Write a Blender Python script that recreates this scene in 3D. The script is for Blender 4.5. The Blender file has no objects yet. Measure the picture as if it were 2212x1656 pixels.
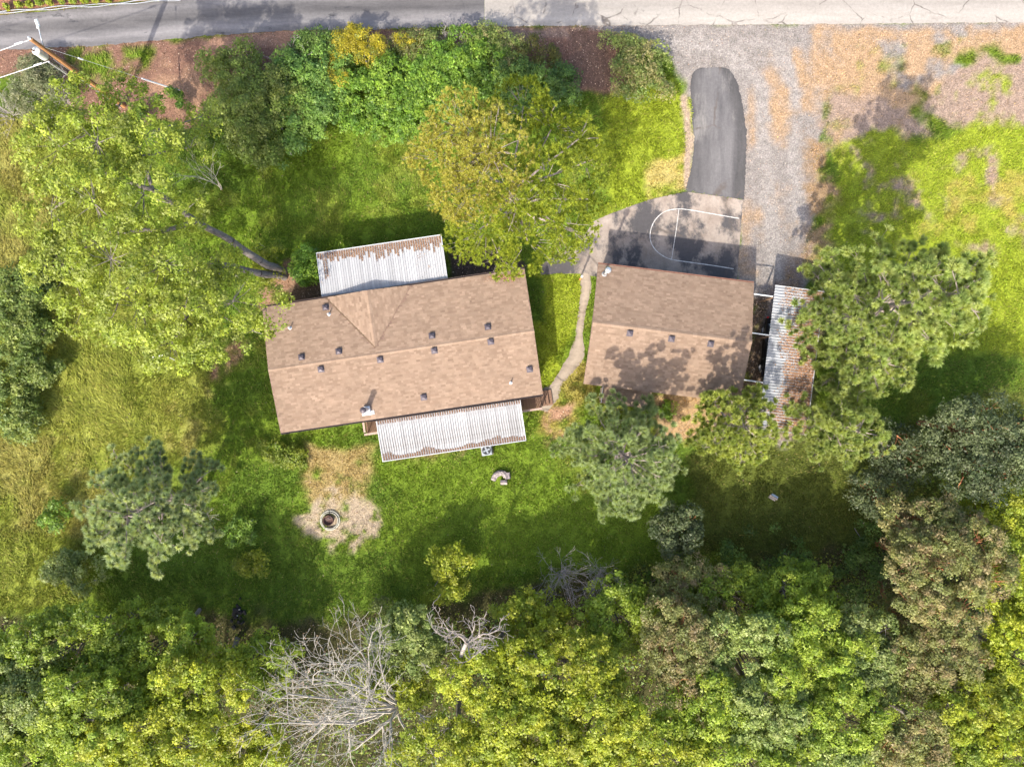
import bpy, math, random
import numpy as np
from mathutils import Vector, Matrix, Euler

random.seed(7)
RNG = np.random.default_rng(11)
SC = bpy.context.scene
COL = SC.collection

# ------------------------------------------------------------------ camera, sky, sun, exposure
CAM_H = 50.0                       # drone height (m)
FPX = 1522.0                       # focal length in survey pixels (2212 wide)
cam_d = bpy.data.cameras.new("camera")
cam_d.sensor_width = 36.0
cam_d.lens = 36.0 * FPX / 2212.0
cam_d.clip_start = 0.1
cam_d.clip_end = 2000.0
cam = bpy.data.objects.new("camera", cam_d)
cam.location = (0, 0, CAM_H)
COL.objects.link(cam)
SC.camera = cam

SUN_EL = math.radians(43.0)
SUN_AZ = math.radians(22.0)        # shadows fall this far east of north (+Y)
world = bpy.data.worlds.new("World")
SC.world = world
world.use_nodes = True
wn = world.node_tree.nodes
wl = world.node_tree.links
bg = wn.get("Background") or wn.new("ShaderNodeBackground")
sky = wn.new("ShaderNodeTexSky")
sky.sky_type = 'NISHITA'
sky.sun_disc = False
sky.sun_elevation = SUN_EL
sky.sun_rotation = math.radians(180) + SUN_AZ
sky.air_density = 0.8
sky.dust_density = 3.5
sky.ozone_density = 0.3
wl.new(sky.outputs[0], bg.inputs[0])
bg.inputs[1].default_value = 0.15
sun_d = bpy.data.lights.new("sun", 'SUN')
sun_d.energy = 2.55
sun_d.angle = math.radians(0.6)
sun_d.color = (1.0, 0.92, 0.80)
sun = bpy.data.objects.new("sun", sun_d)
dirv = Vector((math.sin(SUN_AZ) * math.cos(SUN_EL), math.cos(SUN_AZ) * math.cos(SUN_EL), -math.sin(SUN_EL)))
sun.rotation_euler = dirv.to_track_quat('-Z', 'Y').to_euler()
sun.location = (-20, -40, 60)
COL.objects.link(sun)
SC.view_settings.view_transform = 'Standard'
SC.view_settings.look = 'None'
SC.view_settings.exposure = 1.5
SC.view_settings.gamma = 1.0
SC.view_settings.use_curve_mapping = False

# ------------------------------------------------------------------ coordinates
S = 0.8848


def W(px, py, z=0.0):
    """survey pixel (2212 wide) seen at height z -> world"""
    k = (CAM_H - z) / FPX
    return Vector(((px - 1106.0) * k, (828.0 - py) * k, z))


def C(ox, oy, x, y):
    return ((ox + x / 3.403) * S, (oy + y / 3.403) * S)


# ------------------------------------------------------------------ numpy noise
_T = np.random.default_rng(5).random((256, 256))


def vnoise(x, y):
    xi = np.floor(x).astype(np.int64); yi = np.floor(y).astype(np.int64)
    fx = x - xi; fy = y - yi
    fx = fx * fx * (3 - 2 * fx); fy = fy * fy * (3 - 2 * fy)
    a = _T[xi & 255, yi & 255]; b = _T[(xi + 1) & 255, yi & 255]
    c = _T[xi & 255, (yi + 1) & 255]; d = _T[(xi + 1) & 255, (yi + 1) & 255]
    return (a * (1 - fx) + b * fx) * (1 - fy) + (c * (1 - fx) + d * fx) * fy


def fbm(x, y, sc, octv=4, off=0.0):
    s = 0; a = 0.5; t = 0
    f = 1.0 / sc
    for i in range(octv):
        s = s + a * vnoise(x * f + 17.3 * i + off, y * f - 9.1 * i + off * 1.7)
        t += a; a *= 0.55; f *= 2.05
    return s / t


def sstep(a, b, x):
    t = np.clip((x - a) / (b - a), 0, 1)
    return t * t * (3 - 2 * t)


def polysd(x, y, poly):
    """signed distance, positive inside"""
    p = np.asarray(poly, float)
    n = len(p)
    d = np.full(x.shape, 1e18)
    ins = np.zeros(x.shape, bool)
    for i in range(n):
        ax, ay = p[i]; bx, by = p[(i + 1) % n]
        ex, ey = bx - ax, by - ay
        t = np.clip(((x - ax) * ex + (y - ay) * ey) / (ex * ex + ey * ey + 1e-12), 0, 1)
        d = np.minimum(d, (x - ax - t * ex) ** 2 + (y - ay - t * ey) ** 2)
        cond = ((ay > y) != (by > y))
        with np.errstate(divide='ignore', invalid='ignore'):
            xx = ax + (y - ay) * ex / (ey if abs(ey) > 1e-9 else 1e-9)
        ins ^= cond & (x < xx)
    d = np.sqrt(d)
    return np.where(ins, d, -d)


# ------------------------------------------------------------------ object helpers
def tag(o, label=None, cat=None, group=None, kind=None):
    if label: o['label'] = label
    if cat: o['category'] = cat
    if group: o['group'] = group
    if kind: o['kind'] = kind
    return o


def empty(name, loc=(0, 0, 0), rz=0.0, label=None, cat=None, group=None):
    o = bpy.data.objects.new(name, None)
    o.empty_display_size = 0.3
    o.location = loc
    o.rotation_euler = (0, 0, rz)
    COL.objects.link(o)
    return tag(o, label, cat, group)


def link(name, me, mat=None, parent=None, loc=None):
    o = bpy.data.objects.new(name, me)
    if mat and len(me.materials) == 0:
        me.materials.append(mat)
    COL.objects.link(o)
    if parent: o.parent = parent
    if loc is not None: o.location = loc
    return o


def mesh_np(name, V, F, col=None, smooth=False):
    """V (n,3), F (m,k) constant-k faces; col (n,3) per-point colour"""
    me = bpy.data.meshes.new(name)
    V = np.ascontiguousarray(V, np.float32)
    F = np.ascontiguousarray(F, np.int32)
    m, k = F.shape
    me.vertices.add(len(V)); me.vertices.foreach_set("co", V.ravel())
    me.loops.add(m * k); me.loops.foreach_set("vertex_index", F.ravel())
    me.polygons.add(m)
    me.polygons.foreach_set("loop_start", np.arange(0, m * k, k, dtype=np.int32))
    me.polygons.foreach_set("loop_total", np.full(m, k, np.int32))
    me.polygons.foreach_set("use_smooth", np.full(m, smooth, bool))
    me.update(calc_edges=True)
    if col is not None:
        a = me.attributes.new("Col", 'FLOAT_COLOR', 'POINT')
        c = np.ones((len(V), 4), np.float32); c[:, :3] = col
        a.data.foreach_set("color", c.ravel())
    return me


class MB:
    """collects simple shapes into ONE mesh"""
    def __init__(s): s.v = []; s.f = []

    def add(s, vs, fs, M=None):
        b = len(s.v)
        for v in vs:
            v = Vector(v)
            s.v.append(tuple(M @ v if M else v))
        for f in fs: s.f.append([i + b for i in f])
        return s

    def box(s, c, d, rz=0.0, M=None, bev=0.0):
        x, y, z = d[0] / 2, d[1] / 2, d[2] / 2
        R = Matrix.Translation(c) @ Matrix.Rotation(rz, 4, 'Z')
        if M: R = M @ R
        if bev > 0:
            b = min(bev, x * .9, y * .9, z * .9)
            vs = []
            for zz, ins in ((-z, b), (-z + b, 0), (z - b, 0), (z, b)):
                vs += [(-x + ins, -y + ins, zz), (x - ins, -y + ins, zz), (x - ins, y - ins, zz), (-x + ins, y - ins, zz)]
            fs = [(3, 2, 1, 0), (12, 13, 14, 15)]
            for r in range(3):
                for i in range(4):
                    j = (i + 1) % 4
                    fs.append((r * 4 + i, r * 4 + j, r * 4 + 4 + j, r * 4 + 4 + i))
            return s.add(vs, fs, R)
        vs = [(-x, -y, -z), (x, -y, -z), (x, y, -z), (-x, y, -z), (-x, -y, z), (x, -y, z), (x, y, z), (-x, y, z)]
        fs = [(3, 2, 1, 0), (4, 5, 6, 7), (0, 1, 5, 4), (1, 2, 6, 5), (2, 3, 7, 6), (3, 0, 4, 7)]
        return s.add(vs, fs, R)

    def cyl(s, p0, p1, r0, r1=None, n=10, caps=True):
        r1 = r0 if r1 is None else r1
        p0 = Vector(p0); p1 = Vector(p1)
        d = (p1 - p0)
        q = d.to_track_quat('Z', 'Y').to_matrix().to_4x4()
        L = d.length
        vs = []
        for z, r in ((0, r0), (L, r1)):
            for i in range(n):
                a = 2 * math.pi * i / n
                vs.append((r * math.cos(a), r * math.sin(a), z))
        fs = [(i, (i + 1) % n, n + (i + 1) % n, n + i) for i in range(n)]
        if caps:
            fs.append(tuple(range(n - 1, -1, -1))); fs.append(tuple(range(n, 2 * n)))
        return s.add(vs, fs, Matrix.Translation(p0) @ q)

    def lathe(s, c, prof, n=20, M=None):
        vs = []; fs = []
        for r, z in prof:
            for i in range(n):
                a = 2 * math.pi * i / n
                vs.append((c[0] + r * math.cos(a), c[1] + r * math.sin(a), c[2] + z))
        for k in range(len(prof) - 1):
            for i in range(n):
                j = (i + 1) % n
                fs.append((k * n + i, k * n + j, (k + 1) * n + j, (k + 1) * n + i))
        return s.add(vs, fs, M)

    def tube(s, pts, r, n=6):
        for a, b in zip(pts[:-1], pts[1:]): s.cyl(a, b, r, r, n)
        return s

    def mesh(s, name, smooth=False):
        me = bpy.data.meshes.new(name)
        me.from_pydata(s.v, [], s.f)
        if smooth:
            for p in me.polygons: p.use_smooth = True
        me.update()
        return me

    def build(s, name, mat, parent=None, smooth=False):
        return link(name, s.mesh(name, smooth), mat, parent)


# ------------------------------------------------------------------ materials
MATS = {}


def nodes_mat(name):
    m = bpy.data.materials.new(name); m.use_nodes = True
    nt = m.node_tree
    p = nt.nodes.get("Principled BSDF")
    MATS[name] = m
    return m, nt, p


def N(nt, t, **kw):
    n = nt.nodes.new(t)
    for k, v in kw.items(): setattr(n, k, v)
    return n


def noise_fac(nt, scale, detail=4, rough=.6, coord='Object', stretch=None):
    tc = N(nt, 'ShaderNodeTexCoord')
    src = tc.outputs[coord]
    if stretch:
        mp = N(nt, 'ShaderNodeMapping'); mp.inputs['Scale'].default_value = stretch
        nt.links.new(src, mp.inputs[0]); src = mp.outputs[0]
    nz = N(nt, 'ShaderNodeTexNoise')
    nz.inputs['Scale'].default_value = scale; nz.inputs['Detail'].default_value = detail
    nz.inputs['Roughness'].default_value = rough
    nt.links.new(src, nz.inputs['Vector'])
    return nz.outputs[0]


def ramp(nt, fac, stops):
    r = N(nt, 'ShaderNodeValToRGB')
    e = r.color_ramp.elements
    while len(e) < len(stops): e.new(0.5)
    for el, (p, c) in zip(e, stops):
        el.position = p
        el.color = (c, c, c, 1) if isinstance(c, (int, float)) else (*c, 1)
    nt.links.new(fac, r.inputs[0])
    return r.outputs[0]


def mixc(nt, a, b, fac, mode='MIX'):
    m = N(nt, 'ShaderNodeMix', data_type='RGBA', blend_type=mode)
    for s, v in ((m.inputs[6], a), (m.inputs[7], b)):
        if isinstance(v, tuple): s.default_value = (*v, 1)
        else: nt.links.new(v, s)
    if isinstance(fac, (int, float)): m.inputs[0].default_value = fac
    else: nt.links.new(fac, m.inputs[0])
    return m.outputs[2]


def attr(nt, name="Col"):
    a = N(nt, 'ShaderNodeAttribute'); a.attribute_name = name
    return a.outputs['Color']


def bump(nt, p, h, strength=.4, dist=.02):
    b = N(nt, 'ShaderNodeBump'); b.inputs['Strength'].default_value = strength; b.inputs['Distance'].default_value = dist
    nt.links.new(h, b.inputs['Height']); nt.links.new(b.outputs[0], p.inputs['Normal'])


def simple(name, c, rough=.7, metal=0.0, var=.25, scale=6.0, spec=.4):
    m, nt, p = nodes_mat(name)
    f = noise_fac(nt, scale)
    lo = tuple(x * (1 - var) for x in c); hi = tuple(min(1, x * (1 + var)) for x in c)
    nt.links.new(ramp(nt, f, [(.3, lo), (.7, hi)]), p.inputs['Base Color'])
    p.inputs['Roughness'].default_value = rough; p.inputs['Metallic'].default_value = metal
    p.inputs['Specular IOR Level'].default_value = spec
    return m


def leafmat(name, trans=.3, rough=.5, spec=.35):
    m, nt, p = nodes_mat(name)
    c = attr(nt)
    nt.links.new(c, p.inputs['Base Color'])
    p.inputs['Roughness'].default_value = rough
    p.inputs['Specular IOR Level'].default_value = spec
    t = N(nt, 'ShaderNodeBsdfTranslucent')
    nt.links.new(mixc(nt, c, (1.5, 1.35, .6), 1.0, 'MULTIPLY'), t.inputs[0])
    mx = N(nt, 'ShaderNodeMixShader'); mx.inputs[0].default_value = trans
    nt.links.new(p.outputs[0], mx.inputs[1]); nt.links.new(t.outputs[0], mx.inputs[2])
    out = nt.nodes.get("Material Output"); nt.links.new(mx.outputs[0], out.inputs[0])
    return m


M_LEAF = leafmat("broad_leaf", .38, .5, .4)
M_NEEDLE = leafmat("needle", .34, .5, .35)
M_GRASS = leafmat("grass_blade", .36, .6, .25)

m, nt, p = nodes_mat("litter_flake")
nt.links.new(attr(nt), p.inputs['Base Color']); p.inputs['Roughness'].default_value = .8
M_FLAKE = m


def barkmat(name, lo, hi, scale=9):
    m, nt, p = nodes_mat(name)
    f = noise_fac(nt, scale, 6, .7, stretch=(1, 1, .3))
    nt.links.new(ramp(nt, f, [(.3, lo), (.65, hi)]), p.inputs['Base Color'])
    p.inputs['Roughness'].default_value = .9
    bump(nt, p, f, .6, .03)
    return m


M_BARK = barkmat("grey_bark", (.09, .075, .065), (.24, .21, .19))
M_PINEBARK = barkmat("pine_bark", (.16, .12, .11), (.36, .30, .28))
M_MADRONE = barkmat("madrone_bark", (.22, .08, .03), (.42, .18, .08))
M_DEAD = barkmat("lichen_bark", (.20, .175, .155), (.52, .48, .40), 5)
M_TWIG = barkmat("grey_twig", (.24, .20, .21), (.46, .41, .42), 5)

# ground: colour attribute (the soil and plant cover that lies there) times fine grain
m, nt, p = nodes_mat("ground_cover")
c = attr(nt)
f1 = noise_fac(nt, 9, 6, .75)
f2 = noise_fac(nt, 2.2, 5, .65)
f3 = noise_fac(nt, 40, 3, .7)
c = mixc(nt, c, ramp(nt, f1, [(.30, .45), (.5, .95), (.72, 1.6)]), 1.0, 'MULTIPLY')
c = mixc(nt, c, ramp(nt, f2, [(.3, .75), (.7, 1.25)]), 1.0, 'MULTIPLY')
c = mixc(nt, c, ramp(nt, f3, [(.3, .8), (.7, 1.2)]), 1.0, 'MULTIPLY')
nt.links.new(c, p.inputs['Base Color'])
p.inputs['Roughness'].default_value = .95; p.inputs['Specular IOR Level'].default_value = .15
bump(nt, p, f1, .8, .08)
M_GROUND = m

# ------------------------------------------------------------------ ground cover layout
GREEN = (.122, .185, .017); DEEP = (.092, .150, .016); YGREEN = (.215, .265, .022)
OLIVE = (.165, .195, .028); TAN = (.34, .27, .10); ORTAN = (.225, .215, .055)
DIRT = (.175, .098, .070); MULCH = (.27, .20, .155); GRAVEL = (.225, .203, .186)
ORLIT = (.33, .225, .135); SAND = (.33, .265, .185); CHIP = (.28, .17, .11); SOIL = (.07, .05, .04)

# (polygon in survey pixels, colour, softness px, edge-noise px, patch threshold or None, patch scale m, grass density, blade length)
LAYERS = [
    # olive dry-ish meadow on the left
    ([(-300, 220), (150, 250), (420, 640), (470, 900), (430, 1010), (300, 1080), (180, 1300), (-300, 1350)], OLIVE, 60, 40, None, 3, .8, .30),
    ([(-300, 250), (130, 270), (120, 420), (110, 620), (-300, 640)], ORTAN, 40, 30, .42, 2.0, .85, .28),
    ([(130, 600), (250, 640), (300, 800), (430, 820), (380, 960), (250, 980), (130, 1000), (110, 760)], (.24, .262, .05), 40, 30, .40, 2.2, .95, .36),
    ([(-300, 930), (140, 950), (230, 1030), (200, 1150), (60, 1160), (-300, 1150)], ORTAN, 40, 30, .42, 2.0, .8, .30),
    ([(380, 800), (470, 850), (420, 1000), (340, 1000)], ORTAN, 25, 20, .52, 1.5, .6, .2),
    ([(470, 740), (560, 730), (520, 800), (460, 850)], CHIP, 20, 20, .52, 1.2, .4, .2),
    # verge below the road
    ([(-300, 100), (200, 98), (420, 78), (640, 62), (1060, 60), (1260, 55), (1330, 70), (1370, 170), (1330, 205), (1230, 200),
      (1100, 130), (900, 100), (640, 130), (560, 170), (480, 250), (450, 300), (360, 260), (200, 270), (90, 160), (-300, 170)], DIRT, 14, 14, None, 2, .02, .12),
    ([(130, 105), (330, 110), (320, 150), (200, 190), (130, 150)], GREEN, 16, 14, .46, 1.0, 1.0, .28),
    ([(330, 120), (470, 130), (470, 260), (330, 240)], CHIP, 20, 20, .42, 1.2, .03, .12),
    ([(430, 84), (640, 68), (640, 100), (430, 105)], (.27, .16, .11), 10, 10, None, 1, 0, .1),
    ([(1045, 66), (1260, 58), (1260, 84), (1045, 84)], (.21, .145, .115), 9, 6, None, 1, 0, .1),
    # vineyard soil beyond the road
    ([(-300, -300), (520, -300), (440, -4), (260, 8), (0, 32), (-300, 60)], (.25, .12, .075), 5, 3, None, 1, .02, .1),
    ([(-300, 50), (0, 24), (260, 2), (420, -8), (420, 2), (260, 12), (0, 36), (-300, 62)], OLIVE, 4, 3, .40, .7, .9, .16),
    # gravel drive and yard
    ([(1235, 50), (2600, 40), (2600, 80), (2130, 82), (1840, 100), (1790, 200), (1770, 330), (1760, 450), (1740, 560), (1735, 640), (1720, 990),
      (1600, 990), (1590, 640), (1600, 420), (1480, 412), (1494, 300), (1480, 190), (1440, 120), (1330, 70)], GRAVEL, 12, 10, None, 1, .01, .1),
    ([(1640, 90), (1790, 70), (1780, 330), (1740, 560), (1650, 640), (1600, 560), (1620, 300)], ORLIT, 50, 40, .50, 2.0, .04, .1),
    ([(1750, 66), (2000, 62), (2130, 80), (2030, 200), (1960, 330), (1800, 310), (1745, 190)], ORLIT, 22, 22, .34, 1.6, .10, .12),
    ([(1900, 95), (2080, 85), (2100, 160), (2030, 200), (1930, 190)], GRAVEL, 20, 20, .47, 1.3, .05, .1),
    ([(1780, 190), (1900, 200), (2000, 230), (2040, 300), (1900, 330), (1770, 330)], MULCH, 25, 25, .35, 1.5, .10, .12),
    ([(2080, 60), (2700, 60), (2700, 130), (2120, 130)], ORLIT, 18, 16, .36, 1.5, .12, .12),
    ([(2090, 120), (2700, 110), (2700, 330), (2120, 300), (2030, 270), (1990, 230)], MULCH, 25, 25, None, 1.5, .12, .12),
    ([(1720, 560), (1760, 480), (1790, 560), (1770, 720), (1740, 960), (1640, 960), (1640, 640)], (.22, .165, .135), 25, 18, .40, 1, .04, .1),
    # right lawn
    ([(1800, 320), (1900, 290), (2040, 290), (2110, 260), (2700, 250), (2700, 780), (2000, 760), (1830, 700), (1760, 560), (1790, 420)], YGREEN, 26, 26, None, 1, .9, .14),
    ([(1990, 250), (2160, 120), (2212, 150), (2100, 260), (2020, 300)], YGREEN, 20, 30, .55, .9, .6, .12),
    ([(1830, 330), (2700, 280), (2700, 560), (1840, 540)], MULCH, 30, 30, .66, 1.1, .4, .12),
    ([(1960, 380), (2500, 360), (2500, 500), (1960, 520)], (.30, .26, .06), 30, 30, .58, 1.3, .6, .12),
    # compacted wheel tracks in the gravel
    ([(1420, 80), (1600, 95), (1660, 180), (1668, 330), (1690, 600), (1660, 600), (1640, 330), (1630, 190), (1560, 120), (1420, 100)], (.265, .242, .222), 14, 12, .30, 1.6, .0, .1),
    ([(1500, 70), (1700, 85), (1735, 190), (1728, 330), (1740, 520), (1715, 520), (1700, 330), (1700, 200), (1660, 110), (1500, 84)], (.265, .242, .222), 14, 12, .34, 1.6, .0, .1),
    ([(1745, 300), (1800, 310), (1815, 420), (1790, 560), (1750, 640), (1715, 640), (1735, 480)], (.27, .18, .10), 34, 36, .38, 1.2, .25, .12),
    # bright grass around the drive
    ([(1330, 200), (1430, 150), (1490, 230), (1494, 380), (1420, 440), (1310, 465), (1290, 330), (1310, 230)], YGREEN, 30, 22, None, 1, .95, .20),
    ([(1400, 360), (1484, 330), (1480, 408), (1400, 445)], (.36, .30, .10), 18, 14, .40, 1.0, .5, .15),
    ([(1230, 60), (1320, 75), (1320, 195), (1235, 195)], (.13, .08, .06), 12, 12, None, 1, .03, .1),
    ([(1480, 200), (1497, 300), (1490, 410), (1476, 405), (1482, 300), (1470, 210)], (.34, .26, .19), 5, 4, None, 1, .05, .1),
    # path borders, south of garage
    ([(1130, 585), (1260, 590), (1250, 700), (1180, 850), (1130, 850)], YGREEN, 20, 14, None, 1, 1.0, .16),
    ([(1180, 870), (1255, 780), (1300, 850), (1260, 900), (1200, 960), (1165, 930)], (.24, .21, .05), 16, 14, .40, .9, .7, .15),
    ([(1175, 880), (1240, 870), (1220, 950), (1180, 970)], (.33, .20, .13), 16, 12, .45, .8, .1, .12),
    ([(1400, 845), (1600, 860), (1600, 900), (1540, 960), (1420, 950)], (.38, .26, .14), 18, 14, None, 1, .12, .14),
    ([(1260, 860), (1320, 860), (1440, 940), (1300, 960)], OLIVE, 18, 14, .4, 1, .7, .15),
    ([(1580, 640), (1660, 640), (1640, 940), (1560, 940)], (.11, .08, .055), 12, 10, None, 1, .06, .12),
    ([(1600, 650), (1640, 660), (1600, 860), (1580, 860)], OLIVE, 10, 12, .52, .7, .7, .14),
    # centre lawn details
    ([(660, 960), (800, 960), (800, 1080), (660, 1100), (640, 1010)], (.27, .205, .085), 24, 22, .44, 1.0, .6, .12),
    ([(650, 1085), (700, 1070), (800, 1065), (815, 1120), (800, 1150), (720, 1160), (660, 1150)], SAND, 12, 26, .40, .7, .14, .10),
    ([(700, 1150), (790, 1150), (770, 1205), (710, 1200)], SAND, 8, 14, .50, .7, .15, .10),
    ([(620, 1110), (680, 1100), (690, 1160), (630, 1140)], SAND, 10, 12, .50, .7, .15, .10),
    ([(830, 990), (1010, 960), (1010, 990), (900, 1010)], CHIP, 10, 10, .35, .7, .2, .12),
    ([(600, 560), (660, 560), (650, 640), (560, 660), (560, 620)], CHIP, 14, 12, .35, .8, .15, .12),
    ([(625, 620), (700, 600), (705, 650), (620, 660)], (.11, .075, .05), 12, 10, None, 1, .2, .12),
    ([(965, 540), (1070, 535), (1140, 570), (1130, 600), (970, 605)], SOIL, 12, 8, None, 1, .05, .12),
    ([(1130, 595), (1170, 600), (1180, 700), (1150, 700)], DEEP, 12, 8, None, 1, 1.0, .16),
    # darker green lawn to the south and forest floor
    ([(500, 1010), (650, 1000), (640, 1180), (900, 1200), (900, 1330), (300, 1330), (200, 1220), (430, 1150)], DEEP, 40, 30, None, 1, 1.0, .18),
    ([(820, 1000), (1190, 960), (1260, 1060), (1500, 1100), (1500, 1220), (900, 1250)], GREEN, 40, 30, None, 1, 1.0, .14),
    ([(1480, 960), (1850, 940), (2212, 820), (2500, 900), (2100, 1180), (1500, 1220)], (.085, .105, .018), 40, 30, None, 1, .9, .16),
    ([(-400, 1340), (500, 1330), (900, 1330), (1100, 1260), (1500, 1220), (1900, 1180), (2700, 1000), (2700, 2200), (-400, 2200)], (.06, .06, .022), 40, 30, None, 1, .25, .2),
]


def ground_cover(x, y):
    """world xy -> colour, grass density, blade length"""
    px = x / (CAM_H / FPX) + 1106; py = 828 - y / (CAM_H / FPX)
    n = x.size
    g = fbm(x, y, 5.0, 4, 3.0)[:, None]
    col = np.array(GREEN) * (1 - sstep(.35, .65, g)) + np.array(DEEP) * sstep(.35, .65, g)
    g2 = sstep(.56, .72, fbm(x, y, 2.2, 4, 40.0))[:, None]
    col = col * (1 - g2 * .6) + np.array(OLIVE) * g2 * .6
    dens = np.full(n, .95); ln = np.full(n, .17) + .07 * fbm(x, y, 3, 3, 9)
    e1 = (fbm(x, y, 1.6, 5, 71.0) - .5) * 2
    for poly, c, soft, en, thr, psc, d, L in LAYERS:
        sd = polysd(px, py, poly) + e1 * en * 1.6
        mk = sstep(-soft * .5, soft * .5, sd)
        if thr is not None:
            pn = fbm(x, y, psc, 5, thr * 100 + soft)
            mk = mk * sstep(thr - .13, thr + .17, pn)
        mk1 = mk[:, None]
        col = col * (1 - mk1) + np.array(c) * mk1
        dens = dens * (1 - mk) + d * mk
        ln = ln * (1 - mk) + L * mk
    return col, dens, ln


def axis(lo, hi, step, far):
    a = list(np.arange(lo, hi + 1e-6, step))
    out = []; v = lo; s = step
    while v > -far:
        s *= 1.6; v -= s; out.append(v)
    out2 = []; v = a[-1]; s = step
    while v < far:
        s *= 1.6; v += s; out2.append(v)
    return np.array(out[::-1] + a + out2)


gx = axis(-40, 40, .24, 600); gy = axis(-31, 31, .24, 600)
nx, ny = len(gx), len(gy)
XX, YY = np.meshgrid(gx, gy, indexing='xy')
xf, yf = XX.ravel(), YY.ravel()
gcol, gden, _ = ground_cover(xf, yf)
inner = (np.abs(xf) < 39.9) & (np.abs(yf) < 30.9)
zz = np.where(inner, -.006 - .02 * fbm(xf, yf, .9, 3, 5), -.01)
V = np.stack([xf, yf, zz], 1)
I, J = np.meshgrid(np.arange(nx - 1), np.arange(ny - 1), indexing='xy')
a = (J * nx + I).ravel()
F = np.stack([a, a + 1, a + 1 + nx, a + nx], 1)
fc = V[F].mean(1)
fpx = fc[:, 0] / (CAM_H / FPX) + 1106; fpy = 828 - fc[:, 1] / (CAM_H / FPX)
edge = (fbm(fc[:, 0], fc[:, 1], 1.6, 5, 71.0) - .5) * 30
GRAV = polysd(fpx, fpy, LAYERS[13][0]) + edge * .6 > 0
DRT = (polysd(fpx, fpy, LAYERS[6][0]) + edge * .6 > 0) & ~GRAV
SND = (np.maximum(polysd(fpx, fpy, LAYERS[40][0]), polysd(fpx, fpy, LAYERS[41][0])) + edge * .5 > 0)
for nm, msk in (("ground", ~(GRAV | DRT | SND)), ("gravel_driveway", GRAV), ("dirt_verge", DRT), ("sandy_patch", SND)):
    f = F[msk]
    if len(f) == 0: continue
    u, inv = np.unique(f, return_inverse=True)
    o = link(nm, mesh_np(nm, V[u], inv.reshape(f.shape), gcol[u]), M_GROUND)
    tag(o, kind='structure')

def spl(pts, n=60):
    p = np.array(pts, float); out = []
    P = np.vstack([2 * p[0] - p[1], p, 2 * p[-1] - p[-2]])
    for i in range(1, len(P) - 2):
        for t in np.linspace(0, 1, max(2, n // (len(p) - 1)), endpoint=False):
            a, b, c, d = P[i - 1], P[i], P[i + 1], P[i + 2]
            out.append(.5 * ((2 * b) + (c - a) * t + (2 * a - 5 * b + 4 * c - d) * t * t + (-a + 3 * b - 3 * c + d) * t ** 3))
    out.append(p[-1])
    return np.array(out)


# ------------------------------------------------------------------ road, old road, asphalt apron, court, path
def strip_mesh(name, top, bot, nu=160, nv=8, z=.004, rough=.05, seed=1, smooth=False):
    """sheet between two survey-pixel polylines, with u along and v across"""
    def samp(poly, t):
        p = spl(poly, 40) if smooth else np.array(poly, float)
        d = np.r_[0, np.cumsum(np.hypot(*np.diff(p, axis=0).T))]
        d /= d[-1]
        return np.stack([np.interp(t, d, p[:, 0]), np.interp(t, d, p[:, 1])], 1)
    t = np.linspace(0, 1, nu)
    A = samp(top, t); B = samp(bot, t)
    k = CAM_H / FPX
    A = np.stack([(A[:, 0] - 1106) * k, (828 - A[:, 1]) * k], 1)
    B = np.stack([(B[:, 0] - 1106) * k, (828 - B[:, 1]) * k], 1)
    rg = np.random.default_rng(seed)
    jit = np.convolve(rg.normal(0, 1, nu + 4), [.2, .3, .3, .2, 0.], 'same')[2:-2] * rough + rg.normal(0, rough * .4, nu)
    dirn = (B - A) / (np.linalg.norm(B - A, axis=1)[:, None] + 1e-9)
    B = B + dirn * jit[:, None]
    A = A + dirn * (np.roll(jit, 7))[:, None] * .7
    vv = np.linspace(0, 1, nv)
    P = A[:, None, :] * (1 - vv)[None, :, None] + B[:, None, :] * vv[None, :, None]
    Vv = np.concatenate([P.reshape(-1, 2), np.full((nu * nv, 1), z)], 1)
    # skirt: the slab has real thickness
    i, j = np.meshgrid(np.arange(nu - 1), np.arange(nv - 1), indexing='ij')
    a = (i * nv + j).ravel()
    Fq = np.stack([a, a + nv, a + nv + 1, a + 1], 1)
    Fq = Fq[:, ::-1] if np.cross(P[1, 0] - P[0, 0], P[0, 1] - P[0, 0]) < 0 else Fq
    base = len(Vv)
    ring = [(i * nv) for i in range(nu)] + [((nu - 1) * nv + j) for j in range(1, nv)] + [(i * nv + nv - 1) for i in range(nu - 2, -1, -1)] + [j for j in range(nv - 2, 0, -1)]
    low = Vv[ring].copy(); low[:, 2] = -.06
    n = len(ring)
    sk = np.array([[ring[q], ring[(q + 1) % n], base + (q + 1) % n, base + q] for q in range(n)])
    me = mesh_np(name, np.vstack([Vv, low]), np.vstack([Fq, sk]))
    uv = me.uv_layers.new(name="UVMap")
    U = np.repeat(np.linspace(0, 1, nu), nv); VV = np.tile(vv, nu)
    U = np.r_[U, U[ring]]; VV = np.r_[VV, VV[ring]]
    li = np.empty(len(me.loops), np.int32); me.loops.foreach_get("vertex_index", li)
    uv.data.foreach_set("uv", np.stack([U[li], VV[li]], 1).astype(np.float32).ravel())
    return me


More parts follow.
